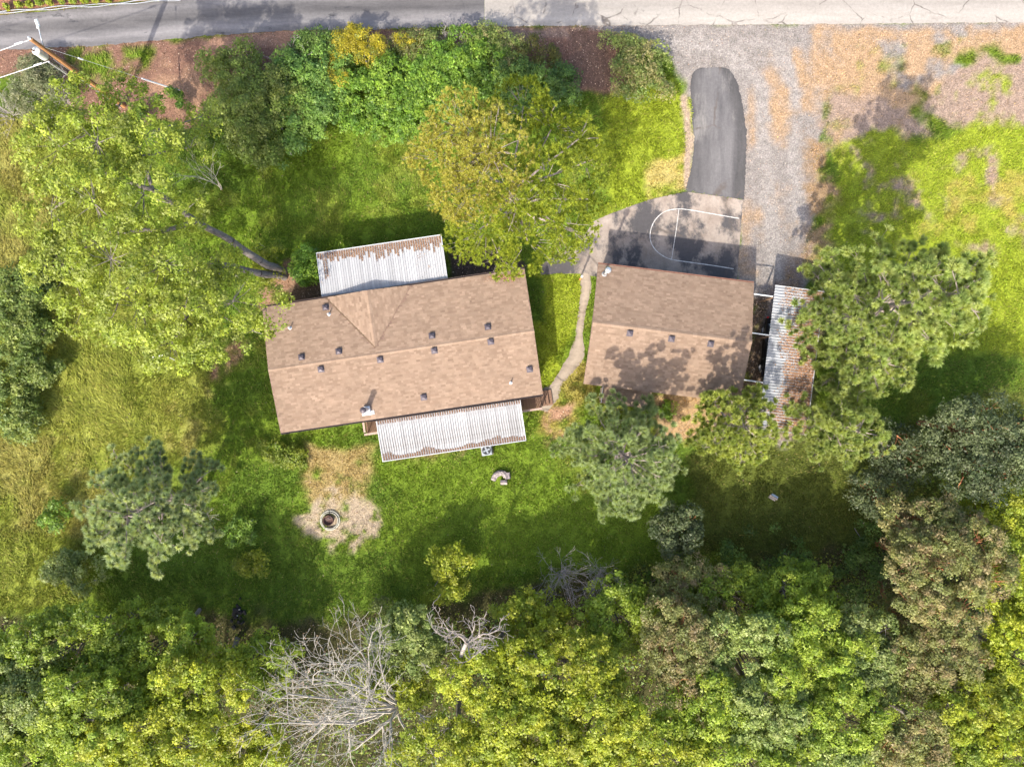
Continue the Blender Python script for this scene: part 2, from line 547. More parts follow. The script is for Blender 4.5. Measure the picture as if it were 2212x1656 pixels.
def road_mat(name, lo, hi, tracks, crack, stain_shade_col, stain_shade_lo, stain_shade_hi, st1=(.25, 1.6, 1), st2=(.7, 1.8, 1)):
    m, nt, p = nodes_mat(name)
    f = noise_fac(nt, 60, 3, .7); f2 = noise_fac(nt, .9, 6, .65, stretch=st1)
    f4 = noise_fac(nt, 5, 5, .7)
    c = ramp(nt, f2, [(.3, lo), (.7, hi)])
    uv = N(nt, 'ShaderNodeTexCoord')
    sx = N(nt, 'ShaderNodeSeparateXYZ'); nt.links.new(uv.outputs['UV'], sx.inputs[0])
    tr = ramp(nt, sx.outputs[1], tracks)
    c = mixc(nt, c, tr, 1.0, 'MULTIPLY')
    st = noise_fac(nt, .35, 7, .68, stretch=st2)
    c = mixc(nt, c, stain_shade_col, ramp(nt, st, [(stain_shade_lo, 0.), (stain_shade_hi, 1.)]))  # noise patches: surface stains, and on the court painted-in shade
    if crack:
        tc = N(nt, 'ShaderNodeTexCoord')
        nz = N(nt, 'ShaderNodeTexNoise'); nz.inputs['Scale'].default_value = 1.5; nz.inputs['Detail'].default_value = 4
        nt.links.new(tc.outputs['Object'], nz.inputs['Vector'])
        vm = N(nt, 'ShaderNodeMix', data_type='VECTOR'); vm.inputs[0].default_value = .25
        nt.links.new(tc.outputs['Object'], vm.inputs[4]); nt.links.new(nz.outputs[1], vm.inputs[5])
        vo = N(nt, 'ShaderNodeTexVoronoi', feature='DISTANCE_TO_EDGE'); vo.inputs['Scale'].default_value = crack
        nt.links.new(vm.outputs[1], vo.inputs['Vector'])
        ck = ramp(nt, vo.outputs[0], [(.006, 1.), (.022, 0.)])
        wh = ramp(nt, noise_fac(nt, .5, 4, .7), [(.46, 0.), (.60, .85)])
        fm = mixc(nt, ck, wh, 1.0, 'MULTIPLY')
        c = mixc(nt, c, (.10, .085, .075), fm)
    c = mixc(nt, c, ramp(nt, f, [(.3, .82), (.7, 1.18)]), 1.0, 'MULTIPLY')
    c = mixc(nt, c, ramp(nt, f4, [(.3, .88), (.7, 1.12)]), 1.0, 'MULTIPLY')
    nt.links.new(c, p.inputs['Base Color'])
    p.inputs['Roughness'].default_value = .9
    p.inputs['Specular IOR Level'].default_value = .25
    bump(nt, p, f, .3, .01)
    return m


TR = [(0, .9), (.18, 1.25), (.32, .8), (.5, .7), (.62, 1.0), (.8, 1.45), (.95, 1.1)]
M_ROAD = road_mat("worn_asphalt", (.092, .089, .092), (.165, .158, .158), TR, 0, (.05, .05, .055), .60, .66)
M_OLD = road_mat("old_pale_asphalt", (.245, .225, .20), (.31, .288, .26), [(0, .9), (.3, 1.05), (.55, .93), (.85, 1.2), (1, 1.05)], .55, (.22, .19, .17), .60, .72)
M_APRON = road_mat("driveway_asphalt", (.066, .064, .066), (.125, .12, .12), [(0, .8), (.25, 1.1), (.45, 1.3), (.7, 1.35), (.85, .75), (1, .7)], .3, (.20, .19, .18), .58, .72, (1.6, .25, 1), (1.8, .5, 1))
M_COURT = road_mat("shade_mottled_concrete", (.19, .152, .125), (.32, .275, .235), [(0, 1.15), (.4, 1.0), (1, .95)], .22, (.07, .066, .068), .45, .54, (1, .8, 1), (1.1, .8, 1))  # dark noise patches put pine and garage shade into the concrete colour
M_PATH = road_mat("path_concrete", (.22, .18, .14), (.34, .29, .235), [(0, .85), (.5, 1.1), (1, .85)], .5, (.14, .11, .09), .55, .7)

road_t = [(-200, 50), (0, 33), (150, 20), (300, 7), (430, -3), (560, -12), (800, -24), (1046, -34)]
road_b = [(-200, 122), (0, 108), (200, 100), (400, 82), (520, 72), (640, 66), (850, 62), (1046, 58)]
o = link("road", strip_mesh("road", road_t, road_b, 220, 10, .008, .05, 3), M_ROAD); tag(o, kind='structure')
o = link("old_road", strip_mesh("old_road", [(1046.5, -34), (1300, -38), (1800, -42), (2450, -46)], [(1046.5, 58), (1250, 56), (1500, 54), (1800, 52), (2450, 46)], 260, 10, .012, .03, 4), M_OLD); tag(o, kind='structure')
o = link("asphalt_driveway", strip_mesh("asphalt_driveway", [(1516, 148), (1503, 152), (1493, 170), (1493, 230), (1499, 300), (1494, 360), (1480, 413)],
     [(1558, 146), (1574, 151), (1591, 175), (1606, 235), (1612, 300), (1611, 370), (1606, 431)], 110, 12, .016, .05, 5, True), M_APRON); tag(o, kind='structure')
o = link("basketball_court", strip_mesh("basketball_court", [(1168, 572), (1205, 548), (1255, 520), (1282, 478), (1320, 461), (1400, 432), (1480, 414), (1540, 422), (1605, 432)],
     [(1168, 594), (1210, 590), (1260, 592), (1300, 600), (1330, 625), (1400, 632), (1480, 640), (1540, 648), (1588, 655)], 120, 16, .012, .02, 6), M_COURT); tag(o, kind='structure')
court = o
pl = [C(1240, 460, *q) for q in ((605, 690), (605, 830), (582, 1050), (555, 1250), (500, 1400), (400, 1560), (350, 1640))] + [C(1240, 920, *q) for q in ((290, 90), (245, 270))]
pr = [C(1240, 460, *q) for q in ((690, 720), (690, 850), (642, 1050), (625, 1200), (640, 1400), (560, 1500), (440, 1640))] + [C(1240, 920, *q) for q in ((420, 170), (330, 290))]
o = link("path", strip_mesh("path", pl, pr, 90, 6, .018, .05, 8), M_PATH); tag(o, kind='structure')

M_PAINT = simple("road_paint", (.50, .49, .47), .8, 0, .4, 6)


def ribbon(name, pts, w, z, mat, parent=None, seed=0):
    k = CAM_H / FPX
    P = np.array([((a - 1106) * k, (828 - b) * k) for a, b in pts])
    d = np.gradient(P, axis=0); d /= np.linalg.norm(d, axis=1)[:, None]
    nrm = np.stack([-d[:, 1], d[:, 0]], 1)
    rg = np.random.default_rng(seed)
    ww = w * (1 + rg.normal(0, .12, len(P)))[:, None]
    A = P + nrm * ww / 2; B = P - nrm * ww / 2
    n = len(P)
    Vv = np.concatenate([np.c_[A, np.full(n, z)], np.c_[B, np.full(n, z)]])
    Fq = np.array([[i, n + i, n + i + 1, i + 1] for i in range(n - 1)])
    return link(name, mesh_np(name, Vv, Fq), mat, parent)


key = [C(1240, 460, *q) for q in ((1920, 250), (1700, 212), (1500, 178), (1400, 172), (1300, 195), (1225, 260), (1188, 340), (1182, 420), (1210, 490), (1265, 545), (1350, 588), (1500, 612), (1700, 640), (1875, 668))]
ribbon("painted_line", spl(key, 90), .055, .017, M_PAINT, court, 1)
ft = [C(1240, 460, *q) for q in ((1420, 176), (1400, 330), (1378, 470), (1360, 588))]
ribbon("painted_line", spl(ft, 30), .04, .021, M_PAINT, court, 2)

# ------------------------------------------------------------------ roofs: shingles as geometry
m, nt, p = nodes_mat("shingle_tan")
c = attr(nt)
f = noise_fac(nt, 45, 3, .7); f2 = noise_fac(nt, .8, 5, .6)
c = mixc(nt, c, ramp(nt, f, [(.3, .85), (.7, 1.15)]), 1.0, 'MULTIPLY')
c = mixc(nt, c, ramp(nt, f2, [(.3, .92), (.7, 1.08)]), 1.0, 'MULTIPLY')
nt.links.new(c, p.inputs['Base Color']); p.inputs['Roughness'].default_value = .92; p.inputs['Specular IOR Level'].default_value = .2
M_SHING = m
M_DECKROOF = simple("roof_deck", (.165, .108, .08), .9)
M_FASCIA = simple("fascia_brown", (.16, .075, .05), .7)
M_SIDING = simple("siding_tan", (.34, .27, .20), .8, 0, .1, 3)
M_TRIM = simple("white_trim", (.6, .6, .58), .6, 0, .08)
M_DOOR = simple("door_brown", (.16, .10, .07), .6)
m, nt, p = nodes_mat("window_glass"); p.inputs['Base Color'].default_value = (.03, .04, .05, 1); p.inputs['Roughness'].default_value = .08; M_GLASS = m
M_VENT = simple("vent_brown_metal", (.085, .072, .085), .45, .2, .15, 10)
M_GALV = simple("galvanised_metal", (.55, .57, .60), .35, .55, .12, 8)
M_WHITEMET = simple("white_flashing", (.66, .68, .70), .5, .1, .05)
M_GUT = simple("gutter_dark", (.07, .05, .045), .6)

SHC = np.array([(.222, .158, .113), (.206, .145, .104), (.242, .174, .126), (.194, .135, .096), (.230, .163, .118)])


def shingle_vf(w, e=.135, t=.0065, lap=.04, ins=.0015):
    # local: x along the eave, y up the slope from the butt, z out of the roof; a thin wedge standing proud at its butt
    h = w / 2 - ins
    v = [(-h, 0, 0), (h, 0, 0), (h, 0, t), (-h, 0, t), (-h, e + lap, -.004), (h, e + lap, -.004), (h, e + lap, .001), (-h, e + lap, .001)]
    f = [(0, 1, 2, 3), (3, 2, 6, 7), (0, 3, 7, 4), (1, 5, 6, 2)]
    return np.array(v), np.array(f)


SH_MESH = []
for i in range(10):
    v_, f_ = shingle_vf(.30)
    SH_MESH.append(mesh_np("shingle", v_, f_, np.tile(SHC[i % 5] * (1 + .06 * ((i * 7) % 5 - 2) / 2), (8, 1))))
    SH_MESH[-1].materials.append(M_SHING)


def shingle_slope(parent, Mx, length, run, rng, n_single, keep=None, from_top=True, e=.135):
    """Mx: matrix of the slope (x along eave from the middle, y up the slope from the eave, z normal).
    n_single nearest the ridge become objects; the rest is one stuff part."""
    rows = int(run / e)
    cells = []
    for r in range(rows):
        y = r * e
        x = -length / 2 - rng.random() * .6
        while x < length / 2:
            w = rng.choice([.14, .19, .25, .31, .36])
            x0 = max(x, -length / 2); x1 = min(x + w, length / 2)
            if x1 - x0 > .08:
                cells.append(((x0 + x1) / 2, y, x1 - x0, r))
            x += w
    if keep: cells = [c_ for c_ in cells if keep(c_[0], c_[1])]
    cells.sort(key=lambda c_: -c_[3] if from_top else c_[3])
    single = cells[:n_single]; rest = cells[n_single:]
    for cx, y, w, r in single:
        o = bpy.data.objects.new("shingle", SH_MESH[int(rng.integers(10))])
        o.matrix_local = Mx @ Matrix.Translation((cx, y, .004 + rng.random() * .003)) @ Matrix.Diagonal((w / .30, 1, 1, 1))
        COL.objects.link(o); o.parent = parent
        o.matrix_local = Mx @ Matrix.Translation((cx, y, .004)) @ Matrix.Diagonal((w / .30, 1, 1, 1))
    Vs = []; Fs = []; Cs = []; b = 0
    R = np.array(Mx)
    for cx, y, w, r in rest:
        v_, f_ = shingle_vf(w)
        v_ = v_ + np.array((cx, y, .004 + rng.random() * .003))
        Vs.append(v_); Fs.append(f_ + b); b += 8
        cc = SHC[rng.integers(5)] * (1 + rng.normal(0, .055))
        Cs.append(np.tile(cc, (8, 1)))
    if Vs:
        Vs = np.vstack(Vs) @ R[:3, :3].T + R[:3, 3]
        o = link("shingle_field", mesh_np("shingle_field", Vs, np.vstack(Fs), np.vstack(Cs)), M_SHING, parent)
        o['kind'] = 'stuff'


def slope_matrix(ox, oy, oz, ang, pitch):
    """origin on the eave middle; ang = heading of 'up the slope' about z measured from +y"""
    return Matrix.Translation((ox, oy, oz)) @ Matrix.Rotation(ang, 4, 'Z') @ Matrix.Rotation(pitch, 4, 'X')


CAPM = []
for i in range(4):
    mb_v = np.array([(-.15, -.15, -.028), (-.15, 0, .02), (-.15, .15, -.028), (.16, -.15, -.034), (.16, 0, .012), (.16, .15, -.034)])
    CAPM.append(mesh_np("ridge_cap", mb_v, np.array([(0, 3, 4, 1), (1, 4, 5, 2)]), np.tile(SHC[[0, 2, 4, 1][i]] * 1.05, (6, 1))))
    CAPM[-1].materials.append(M_SHING)


def ridge_caps(parent, p0, p1, rng, step=.30):
    p0 = Vector(p0); p1 = Vector(p1)
    d = p1 - p0; n = int(d.length / step)
    q = d.to_track_quat('X', 'Z').to_matrix().to_4x4()
    for i in range(n):
        o = bpy.data.objects.new("ridge_cap", CAPM[int(rng.integers(4))])
        COL.objects.link(o); o.parent = parent
        o.matrix_local = Matrix.Translation(p0 + d * ((i + .5) / n) + Vector((0, 0, .012 + .004 * (i % 2)))) @ q


def gable_building(name, p_c, ze, rz, L, Wd, rise, over, label, cat, wall_h):
    c0 = W(*p_c, ze)
    root = empty(name, (c0.x, c0.y, 0), rz, label, cat)
    return root


def vent_mesh():
    mb = MB()
    mb.box((0, 0, .012), (.42, .40, .016))
    mb.box((0, .03, .085), (.27, .27, .13), bev=.03)
    mb.add([(-.16, -.13, .15), (.16, -.13, .15), (.16, .19, .15), (-.16, .19, .15), (0, .03, .215)], [(0, 1, 4), (1, 2, 4), (2, 3, 4), (3, 0, 4), (3, 2, 1, 0)])
    return mb.mesh("roof_vent")


VENT = vent_mesh(); VENT.materials.append(M_VENT)


def place_on_slope(parent, root, px, py, slopes, me, name, lift=0.0):
    """put a mesh on the roof where the survey sees it; slopes = [(matrix, test)]"""
    inv = (Matrix.Translation(root.location) @ Matrix.Rotation(root.rotation_euler.z, 4, 'Z')).inverted()
    z = 3.0
    for _ in range(8):
        l = inv @ W(px, py, z)
        z = roof_z(root, l.x, l.y)
    for Mx, test in slopes:
        if test(l.x, l.y):
            o = bpy.data.objects.new(name, me); COL.objects.link(o); o.parent = parent
            R = Mx.to_3x3().to_4x4()
            o.matrix_local = Matrix.Translation((l.x, l.y, z + lift)) @ R
            return o, Vector((l.x, l.y, z))


ROOFZ = {}


def roof_z(root, x, y): return ROOFZ[root.name](x, y)


# ---- house
HZ = 2.95; HL, HW, HR = 17.72, 8.475, .60
hrot = math.radians(8.4)
hc = W(869.5, 757.5, HZ)
house = empty("house", (hc.x, hc.y, 0), hrot, "long ranch house with tan shingle roof and two white metal patio covers", "house")
HINV = (Matrix.Translation((hc.x, hc.y, 0)) @ Matrix.Rotation(hrot, 4, 'Z')).inverted()
hp = math.atan2(HR, HW / 2); hrun = math.hypot(HR, HW / 2)
rng = np.random.default_rng(21)
# cross gable on the north slope
gx_l = (HINV @ W(704, 642, HZ)).x; gx_r = (HINV @ W(888, 614, HZ)).x
GC = (gx_l + gx_r) / 2; GW = (gx_r - gx_l) / 2
GR = HR - .06; gp = math.atan2(GR, GW)


def house_z(x, y):
    z = HZ + HR * (1 - abs(y) / (HW / 2))
    if y > 0:
        z = max(z, HZ + GR * (1 - abs(x - GC) / GW))
    return z


ROOFZ["house"] = house_z
mbw = MB()
wl_, ww_ = HL / 2 - .35, HW / 2 - .35
walls = [((0, ww_ - .07, HZ / 2 - .02), (2 * wl_ - .004, .14, HZ - .06)), ((0, -ww_ + .07, HZ / 2 - .02), (2 * wl_ - .004, .14, HZ - .06)),
         ((-wl_ + .07, 0, HZ / 2 - .02), (.14, 2 * ww_ - .284, HZ - .06)), ((wl_ - .07, 0, HZ / 2 - .02), (.14, 2 * ww_ - .284, HZ - .06))]
for cw, dw in walls: MB().box(cw, dw).build("wall", M_SIDING, house)


def add_window(parent, x, y, z, w, h, face):
    """face: 'N','S','E','W' outward side"""
    fr = MB(); gl = MB()
    ax = face in 'NS'
    sgn = 1 if face in 'NE' else -1
    def bx(mb, dx, dz, sw, sh, dep, off):
        if ax: mb.box((x + dx, y + sgn * off, z + dz), (sw, dep, sh))
        else: mb.box((x + sgn * off, y + dx, z + dz), (dep, sw, sh))
    bx(fr, -w / 2, 0, .07, h, .06, .03); bx(fr, w / 2, 0, .07, h, .06, .03)
    bx(fr, 0, h / 2, w - .075, .07, .06, .03); bx(fr, 0, -h / 2, w - .075, .07, .08, .04); bx(fr, 0, 0, .04, h - .075, .05, .03)
    wi = fr.build("window", M_TRIM, parent)
    bx(gl, 0, 0, w - .08, h - .08, .02, .012)
    gl.build("pane", M_GLASS, wi)


for x in (-6.6, -3.4, 4.6, 7.0): add_window(house, x, -ww_, 1.55, 1.3, 1.1, 'S')
for x in (-7, 3.4, 6.2): add_window(house, x, ww_, 1.55, 1.2, 1.0, 'N')
add_window(house, wl_, 1.5, 1.55, 1.2, 1.0, 'E'); add_window(house, -wl_, -1.2, 1.55, 1.4, 1.0, 'W')
d_ = MB().box((1.2, -ww_ - .03, 1.3), (1.8, .06, 2.05)).build("door", M_DOOR, house)
MB().box((.45, -ww_ - .08, 1.25), (.04, .05, .14)).build("handle", M_GALV, d_)
# roof body
rb = MB()
T = .14
for sgn in (1, -1):
    y0 = sgn * HW / 2
    v_ = [(-HL / 2, y0, HZ), (HL / 2, y0, HZ), (HL / 2, 0, HZ + HR), (-HL / 2, 0, HZ + HR)]
    v_ += [(a_, b_, c_ - T) for a_, b_, c_ in v_]
    f_ = [(0, 1, 2, 3), (7, 6, 5, 4), (0, 4, 5, 1), (1, 5, 6, 2), (3, 2, 6, 7), (0, 3, 7, 4)]
    rb.add(v_, f_ if sgn < 0 else [f[::-1] for f in f_])
yv = HW / 2 * (1 - GR / HR)
ridge_in = (GC, HW / 2 * (1 - GR / HR), HZ + GR)
g0 = (GC, HW / 2 + .01, HZ + GR)
for sgn in (-1, 1):
    e0 = (GC + sgn * GW, HW / 2 + .01, HZ + .002)
    e1 = (GC + sgn * GW, HW / 2 - .01, HZ + .002)
    rb.add([e0, g0, ridge_in], [(0, 1, 2)] if sgn < 0 else [(2, 1, 0)])
gable_face = MB().add([(GC - GW, HW / 2 + .008, HZ - .02), (GC + GW, HW / 2 + .008, HZ - .02), (GC, HW / 2 + .008, HZ + GR - .02)], [(2, 1, 0)])
roof = rb.build("roof", M_DECKROOF, house)
gable_face.build("gable_wall", M_SIDING, house)
for sgn in (-1, 1):   # gable end triangles of the house
    MB().add([(sgn * wl_, -ww_, HZ - .06), (sgn * wl_, ww_, HZ - .06), (sgn * wl_, 0, HZ + HR - .16)], [(0, 1, 2) if sgn > 0 else (2, 1, 0)]).build("gable_wall", M_SIDING, house)
Ms = slope_matrix(0, -HW / 2, HZ, 0, hp)
Mn = slope_matrix(0, HW / 2, HZ, math.pi, hp)


def keep_n(cx, y):
    X = -cx; Yp = HW / 2 - y * math.cos(hp)
    zg = HZ + GR * (1 - abs(X - GC) / GW)
    zr = HZ + HR * (1 - Yp / (HW / 2))
    return zg < zr - .01


shingle_slope(roof, Ms, HL, hrun, rng, 110)
shingle_slope(roof, Mn, HL, hrun, rng, 70, keep_n)
# cross gable slopes: up the slope heads +x (left face) or -x (right face)
grun = math.hypot(GW, GR)
for sgn in (-1, 1):
    Mg = slope_matrix(GC + sgn * GW, HW / 4, HZ, math.pi / 2 * sgn, gp)

    def keep_g(cx, y, sgn=sgn):
        # x along eave direction of this face maps to world y
        Yw = HW / 4 + (cx if sgn < 0 else -cx) * (-1 if sgn < 0 else -1) * (1 if sgn < 0 else -1) if False else None
        v = Mg @ Vector((cx, y + .07, 0))
        zr = HZ + HR * (1 - v.y / (HW / 2))
        return v.z > zr + .004 and 0 < v.y < HW / 2 + .02
    shingle_slope(roof, Mg, HW / 2 + .06, grun, rng, 25, keep_g)
ridge_caps(roof, (-HL / 2, 0, HZ + HR), (HL / 2, 0, HZ + HR), rng)
ridge_caps(roof, (GC, HW / 2 + .02, HZ + GR), (GC, ridge_in[1] + .1, HZ + GR), rng)
MB().box((-(HL / 2 + GC - GW + 0) / 2 - 0 + 0, 0, 0), (.01, .01, .01))
for y, s2 in ((HW / 2 + .055, 1), (-HW / 2 - .055, -1)):
    g_ = MB()
    g_.box((0, y, HZ - .09), (HL, .10, .012)); g_.box((0, y + s2 * .05, HZ - .05), (HL, .012, .09)); g_.box((0, y - s2 * .045, HZ - .05), (HL, .012, .09))
    g_.build("gutter", M_GUT, roof)
# valley flashings
for sgn in (-1, 1):
    a_ = Vector((GC + sgn * GW, HW / 2, HZ + .02)); b_ = Vector((ridge_in[0], ridge_in[1], ridge_in[2] + .02))
    q = (b_ - a_).to_track_quat('X', 'Z').to_matrix().to_4x4()
    MB().box((0, 0, .0), ((b_ - a_).length, .07 if sgn < 0 else .04, .012), M=Matrix.Translation((a_ + b_) / 2) @ q).build("valley_flashing", simple("valley", (.13, .085, .05), .8) if sgn < 0 else M_DECKROOF, roof)
hs_slopes = [(slope_matrix(0, 0, 0, math.pi, hp), lambda x, y: y >= 0), (slope_matrix(0, 0, 0, 0, hp), lambda x, y: y < 0)]
for q in ((703.4, 664), (651.5, 771.2), (732, 758.7), (933, 725), (1053.7, 706), (693.5, 797.7), (821.3, 777), (938.2, 757.4), (1060, 738), (915.4, 857.9), (1144, 797.7)):
    place_on_slope(roof, house, q[0], q[1], hs_slopes, VENT, "roof_vent", .012)
pm = MB().cyl((0, 0, -.1), (0, 0, .38), .045, .045, 10).lathe((0, 0, 0), [(.12, .0), (.08, .05), (.05, .12)], 12).mesh("vent_pipe"); pm.materials.append(M_WHITEMET)
for q in ((711, 679), (627, 708.7), (1103.4, 826.3)):
    o, l = place_on_slope(roof, house, q[0], q[1], hs_slopes, pm, "vent_pipe", .01)
    o.matrix_local = Matrix.Translation(l)
# metal flue on the south slope
l = HINV @ W(792, 886, 3.3); fz = house_z(l.x, l.y)
fl = MB().box((l.x, l.y + .05, fz + .12), (.42, .42, .3)).build("chimney_housing", M_WHITEMET, roof)
MB().box((l.x + .02, l.y - .20, fz + .02), (.82, .26, .02), M=None).build("flashing", M_WHITEMET, roof)
MB().lathe((l.x, l.y + .05, fz + .27), [(.17, 0), (.17, .95), (.15, .95), (.15, .6)], 20).build("flue_pipe", M_GALV, roof, True)
MB().lathe((l.x, l.y + .05, fz + 1.30), [(.19, 0), (.21, .03), (.17, .09), (.02, .14)], 20).cyl((l.x + .14, l.y + .05, fz + 1.2), (l.x + .14, l.y + .05, fz + 1.32), .01).cyl((l.x - .14, l.y + .05, fz + 1.2), (l.x - .14, l.y + .05, fz + 1.32), .01).build("flue_cap", M_VENT, roof, True)

# ---- garage
GZ = 2.9; GL, GWd, GRi = 10.50, 8.07, 1.05
grot = math.radians(-7.0)
gc = W(1444.5, 720, GZ)
garage = empty("garage", (gc.x, gc.y, 0), grot, "square garage with tan shingle roof beside the painted court, shaded by pines", "garage")
GINV = (Matrix.Translation((gc.x, gc.y, 0)) @ Matrix.Rotation(grot, 4, 'Z')).inverted()
ROOFZ["garage"] = lambda x, y: GZ + GRi * (1 - abs(y) / (GWd / 2))
gpitch = math.atan2(GRi, GWd / 2); grun2 = math.hypot(GRi, GWd / 2)
wl2, ww2 = GL / 2 - .35, GWd / 2 - .35
for cw, dw in [((0, ww2 - .07, GZ / 2 - .02), (2 * wl2 - .004, .14, GZ - .06)), ((0, -ww2 + .07, GZ / 2 - .02), (2 * wl2 - .004, .14, GZ - .06)),
               ((-wl2 + .07, 0, GZ / 2 - .02), (.14, 2 * ww2 - .284, GZ - .06)), ((wl2 - .07, 0, GZ / 2 - .02), (.14, 2 * ww2 - .284, GZ - .06))]:
    MB().box(cw, dw).build("wall", M_SIDING, garage)
gd = MB().box((1.6, ww2 + .025, 1.1), (4.8, .05, 2.15))
for k in range(1, 4): gd.box((1.6, ww2 + .052, .02 + k * .54), (4.7, .006, .02))
gd.build("garage_door", M_TRIM, garage)
dd = MB().box((-3.2, ww2 + .025, 1.05), (.9, .05, 2.05)).build("door", M_DOOR, garage)
MB().box((-2.85, ww2 + .07, 1.0), (.04, .05, .12)).build("handle", M_GALV, dd)
add_window(garage, -wl2, 1, 1.5, 1.0, .8, 'W')
rb = MB()
for sgn in (1, -1):
    y0 = sgn * GWd / 2
    v_ = [(-GL / 2, y0, GZ), (GL / 2, y0, GZ), (GL / 2, 0, GZ + GRi), (-GL / 2, 0, GZ + GRi)]
    v_ += [(a_, b_, c_ - T) for a_, b_, c_ in v_]
    rb.add(v_, f_ if sgn < 0 else [f[::-1] for f in f_])
groof = rb.build("roof", M_DECKROOF, garage)
for sgn in (-1, 1):
    MB().add([(sgn * wl2, -ww2, GZ - .06), (sgn * wl2, ww2, GZ - .06), (sgn * wl2, 0, GZ + GRi - .16)], [(0, 1, 2) if sgn > 0 else (2, 1, 0)]).build("gable_wall", M_SIDING, garage)
shingle_slope(groof, slope_matrix(0, -GWd / 2, GZ, 0, gpitch), GL, grun2, rng, 120)
shingle_slope(groof, slope_matrix(0, GWd / 2, GZ, math.pi, gpitch), GL, grun2, rng, 120)
ridge_caps(groof, (-GL / 2, 0, GZ + GRi), (GL / 2, 0, GZ + GRi), rng)
MB().box((0, GWd / 2 + .05, GZ - .06), (GL, .1, .1)).build("gutter", M_FASCIA, groof)
gs = [(slope_matrix(0, 0, 0, math.pi, gpitch), lambda x, y: y >= 0), (slope_matrix(0, 0, 0, 0, gpitch), lambda x, y: y < 0)]
for q in ((1360.5, 720), (1450.5, 732), (1535, 743)):
    place_on_slope(groof, garage, q[0], q[1], gs, VENT, "roof_vent", .012)
l = GINV @ W(1305.3, 593, 3.05); fz = ROOFZ["garage"](l.x, l.y)
MB().cyl((l.x, l.y, fz - .1), (l.x, l.y, fz + 1.75), .085, .085, 14).lathe((l.x, l.y, fz), [(.2, -.02), (.13, .08), (.09, .16)], 14).build("flue_pipe", M_GALV, groof, True)
MB().lathe((l.x, l.y, fz + 1.72), [(.085, 0), (.2, .05), (.2, .16), (.22, .17), (.16, .24), (.02, .30)], 18).build("flue_cap", M_GALV, groof, True)
# lean-to south of the garage
a0 = GINV @ W(1304, 833, 2.35); a1 = GINV @ W(1412, 850, 2.35)
lx0, lx1, ly = a0.x, a0.x + 3.3, -GWd / 2 + .02
lr = MB()
v_ = [(lx0, ly - 1.15, 2.05), (lx1, ly - 1.15, 2.05), (lx1, ly + .3, 2.40), (lx0, ly + .3, 2.40)]
v_ += [(a_, b_, c_ - .1) for a_, b_, c_ in v_]
lr.add(v_, f_)
lroof = lr.build("lean_to_roof", M_DECKROOF, garage)
Ml = slope_matrix((lx0 + lx1) / 2, ly - 1.15, 2.05, 0, math.atan2(.35, 1.45))
shingle_slope(lroof, Ml, lx1 - lx0, 1.45, rng, 40)
MB().box(((lx0 + lx1) / 2, ly - .95, 1.0), (lx1 - lx0 - .2, .08, 2.0)).box((lx0 + .14, ly - .5, 1.0), (.08, .8, 2.0)).build("lean_to_wall", M_SIDING, garage)
MB().box((lx0 - .02, ly - .45, 2.2), (.03, 1.4, .12)).build("lean_to_fascia", M_TRIM, lroof)

# ------------------------------------------------------------------ ribbed metal covers
def metal_mat(name, base, dirt, lo, hi, streak):
    m, nt, p = nodes_mat(name)
    f = noise_fac(nt, 1.3, 6, .75, 'Object', streak)
    f2 = noise_fac(nt, 14, 4, .7)
    tc = N(nt, 'ShaderNodeObjectInfo')
    c = mixc(nt, base, dirt, ramp(nt, f, [(lo, 0.), (hi, 1.)]))
    c = mixc(nt, c, ramp(nt, f2, [(.3, .88), (.7, 1.1)]), 1.0, 'MULTIPLY')
    r = ramp(nt, tc.outputs['Random'], [(0, .80), (1, 1.08)])
    c = mixc(nt, c, r, 1.0, 'MULTIPLY')
    nt.links.new(c, p.inputs['Base Color'])
    p.inputs['Roughness'].default_value = .5; p.inputs['Metallic'].default_value = .0
    p.inputs['Specular IOR Level'].default_value = .4
    return m


M_COVN = metal_mat("cover_paint_clean", (.37, .375, .385), (.26, .235, .21), .62, .74, (2, .4, 1))
M_COVS = metal_mat("cover_paint_weathered", (.36, .365, .375), (.13, .12, .11), .44, .58, (3, .35, 1))
M_COVC = metal_mat("carport_sheet", (.36, .375, .40), (.30, .24, .20), .58, .72, (3, .4, 1))
M_EDGE = simple("cover_edge_white", (.44, .45, .46), .5, 0, .06)


def pan_mesh(name, w, L, rib=.035, rw=.045, mat=None):
    """one roofing pan: flat tray with a raised rib on its side; x across, y along (0..L)"""
    prof = [(-w / 2 + .001, 0), (w / 2 - rw, 0), (w / 2 - rw * .78, rib), (w / 2 - rw * .25, rib), (w / 2 - .001, 0.002)]
    v = [(x, 0, z) for x, z in prof] + [(x, L, z) for x, z in prof]
    n = len(prof)
    v += [(x, 0, z - .012) for x, z in prof] + [(x, L, z - .012) for x, z in prof]
    f = []
    for i in range(n - 1):
        f.append((i, i + 1, n + i + 1, n + i))
        f.append((2 * n + i + 1, 2 * n + i, 3 * n + i, 3 * n + i + 1))
        f.append((i, 2 * n + i, 2 * n + i + 1, i + 1))
        f.append((n + i + 1, 3 * n + i + 1, 3 * n + i, n + i))
    f.append((0, n, 3 * n, 2 * n)); f.append((n - 1, 3 * n - 1, 4 * n - 1, 2 * n - 1))
    me = bpy.data.meshes.new(name); me.from_pydata(v, [], f); me.update()
    if mat: me.materials.append(mat)
    return me


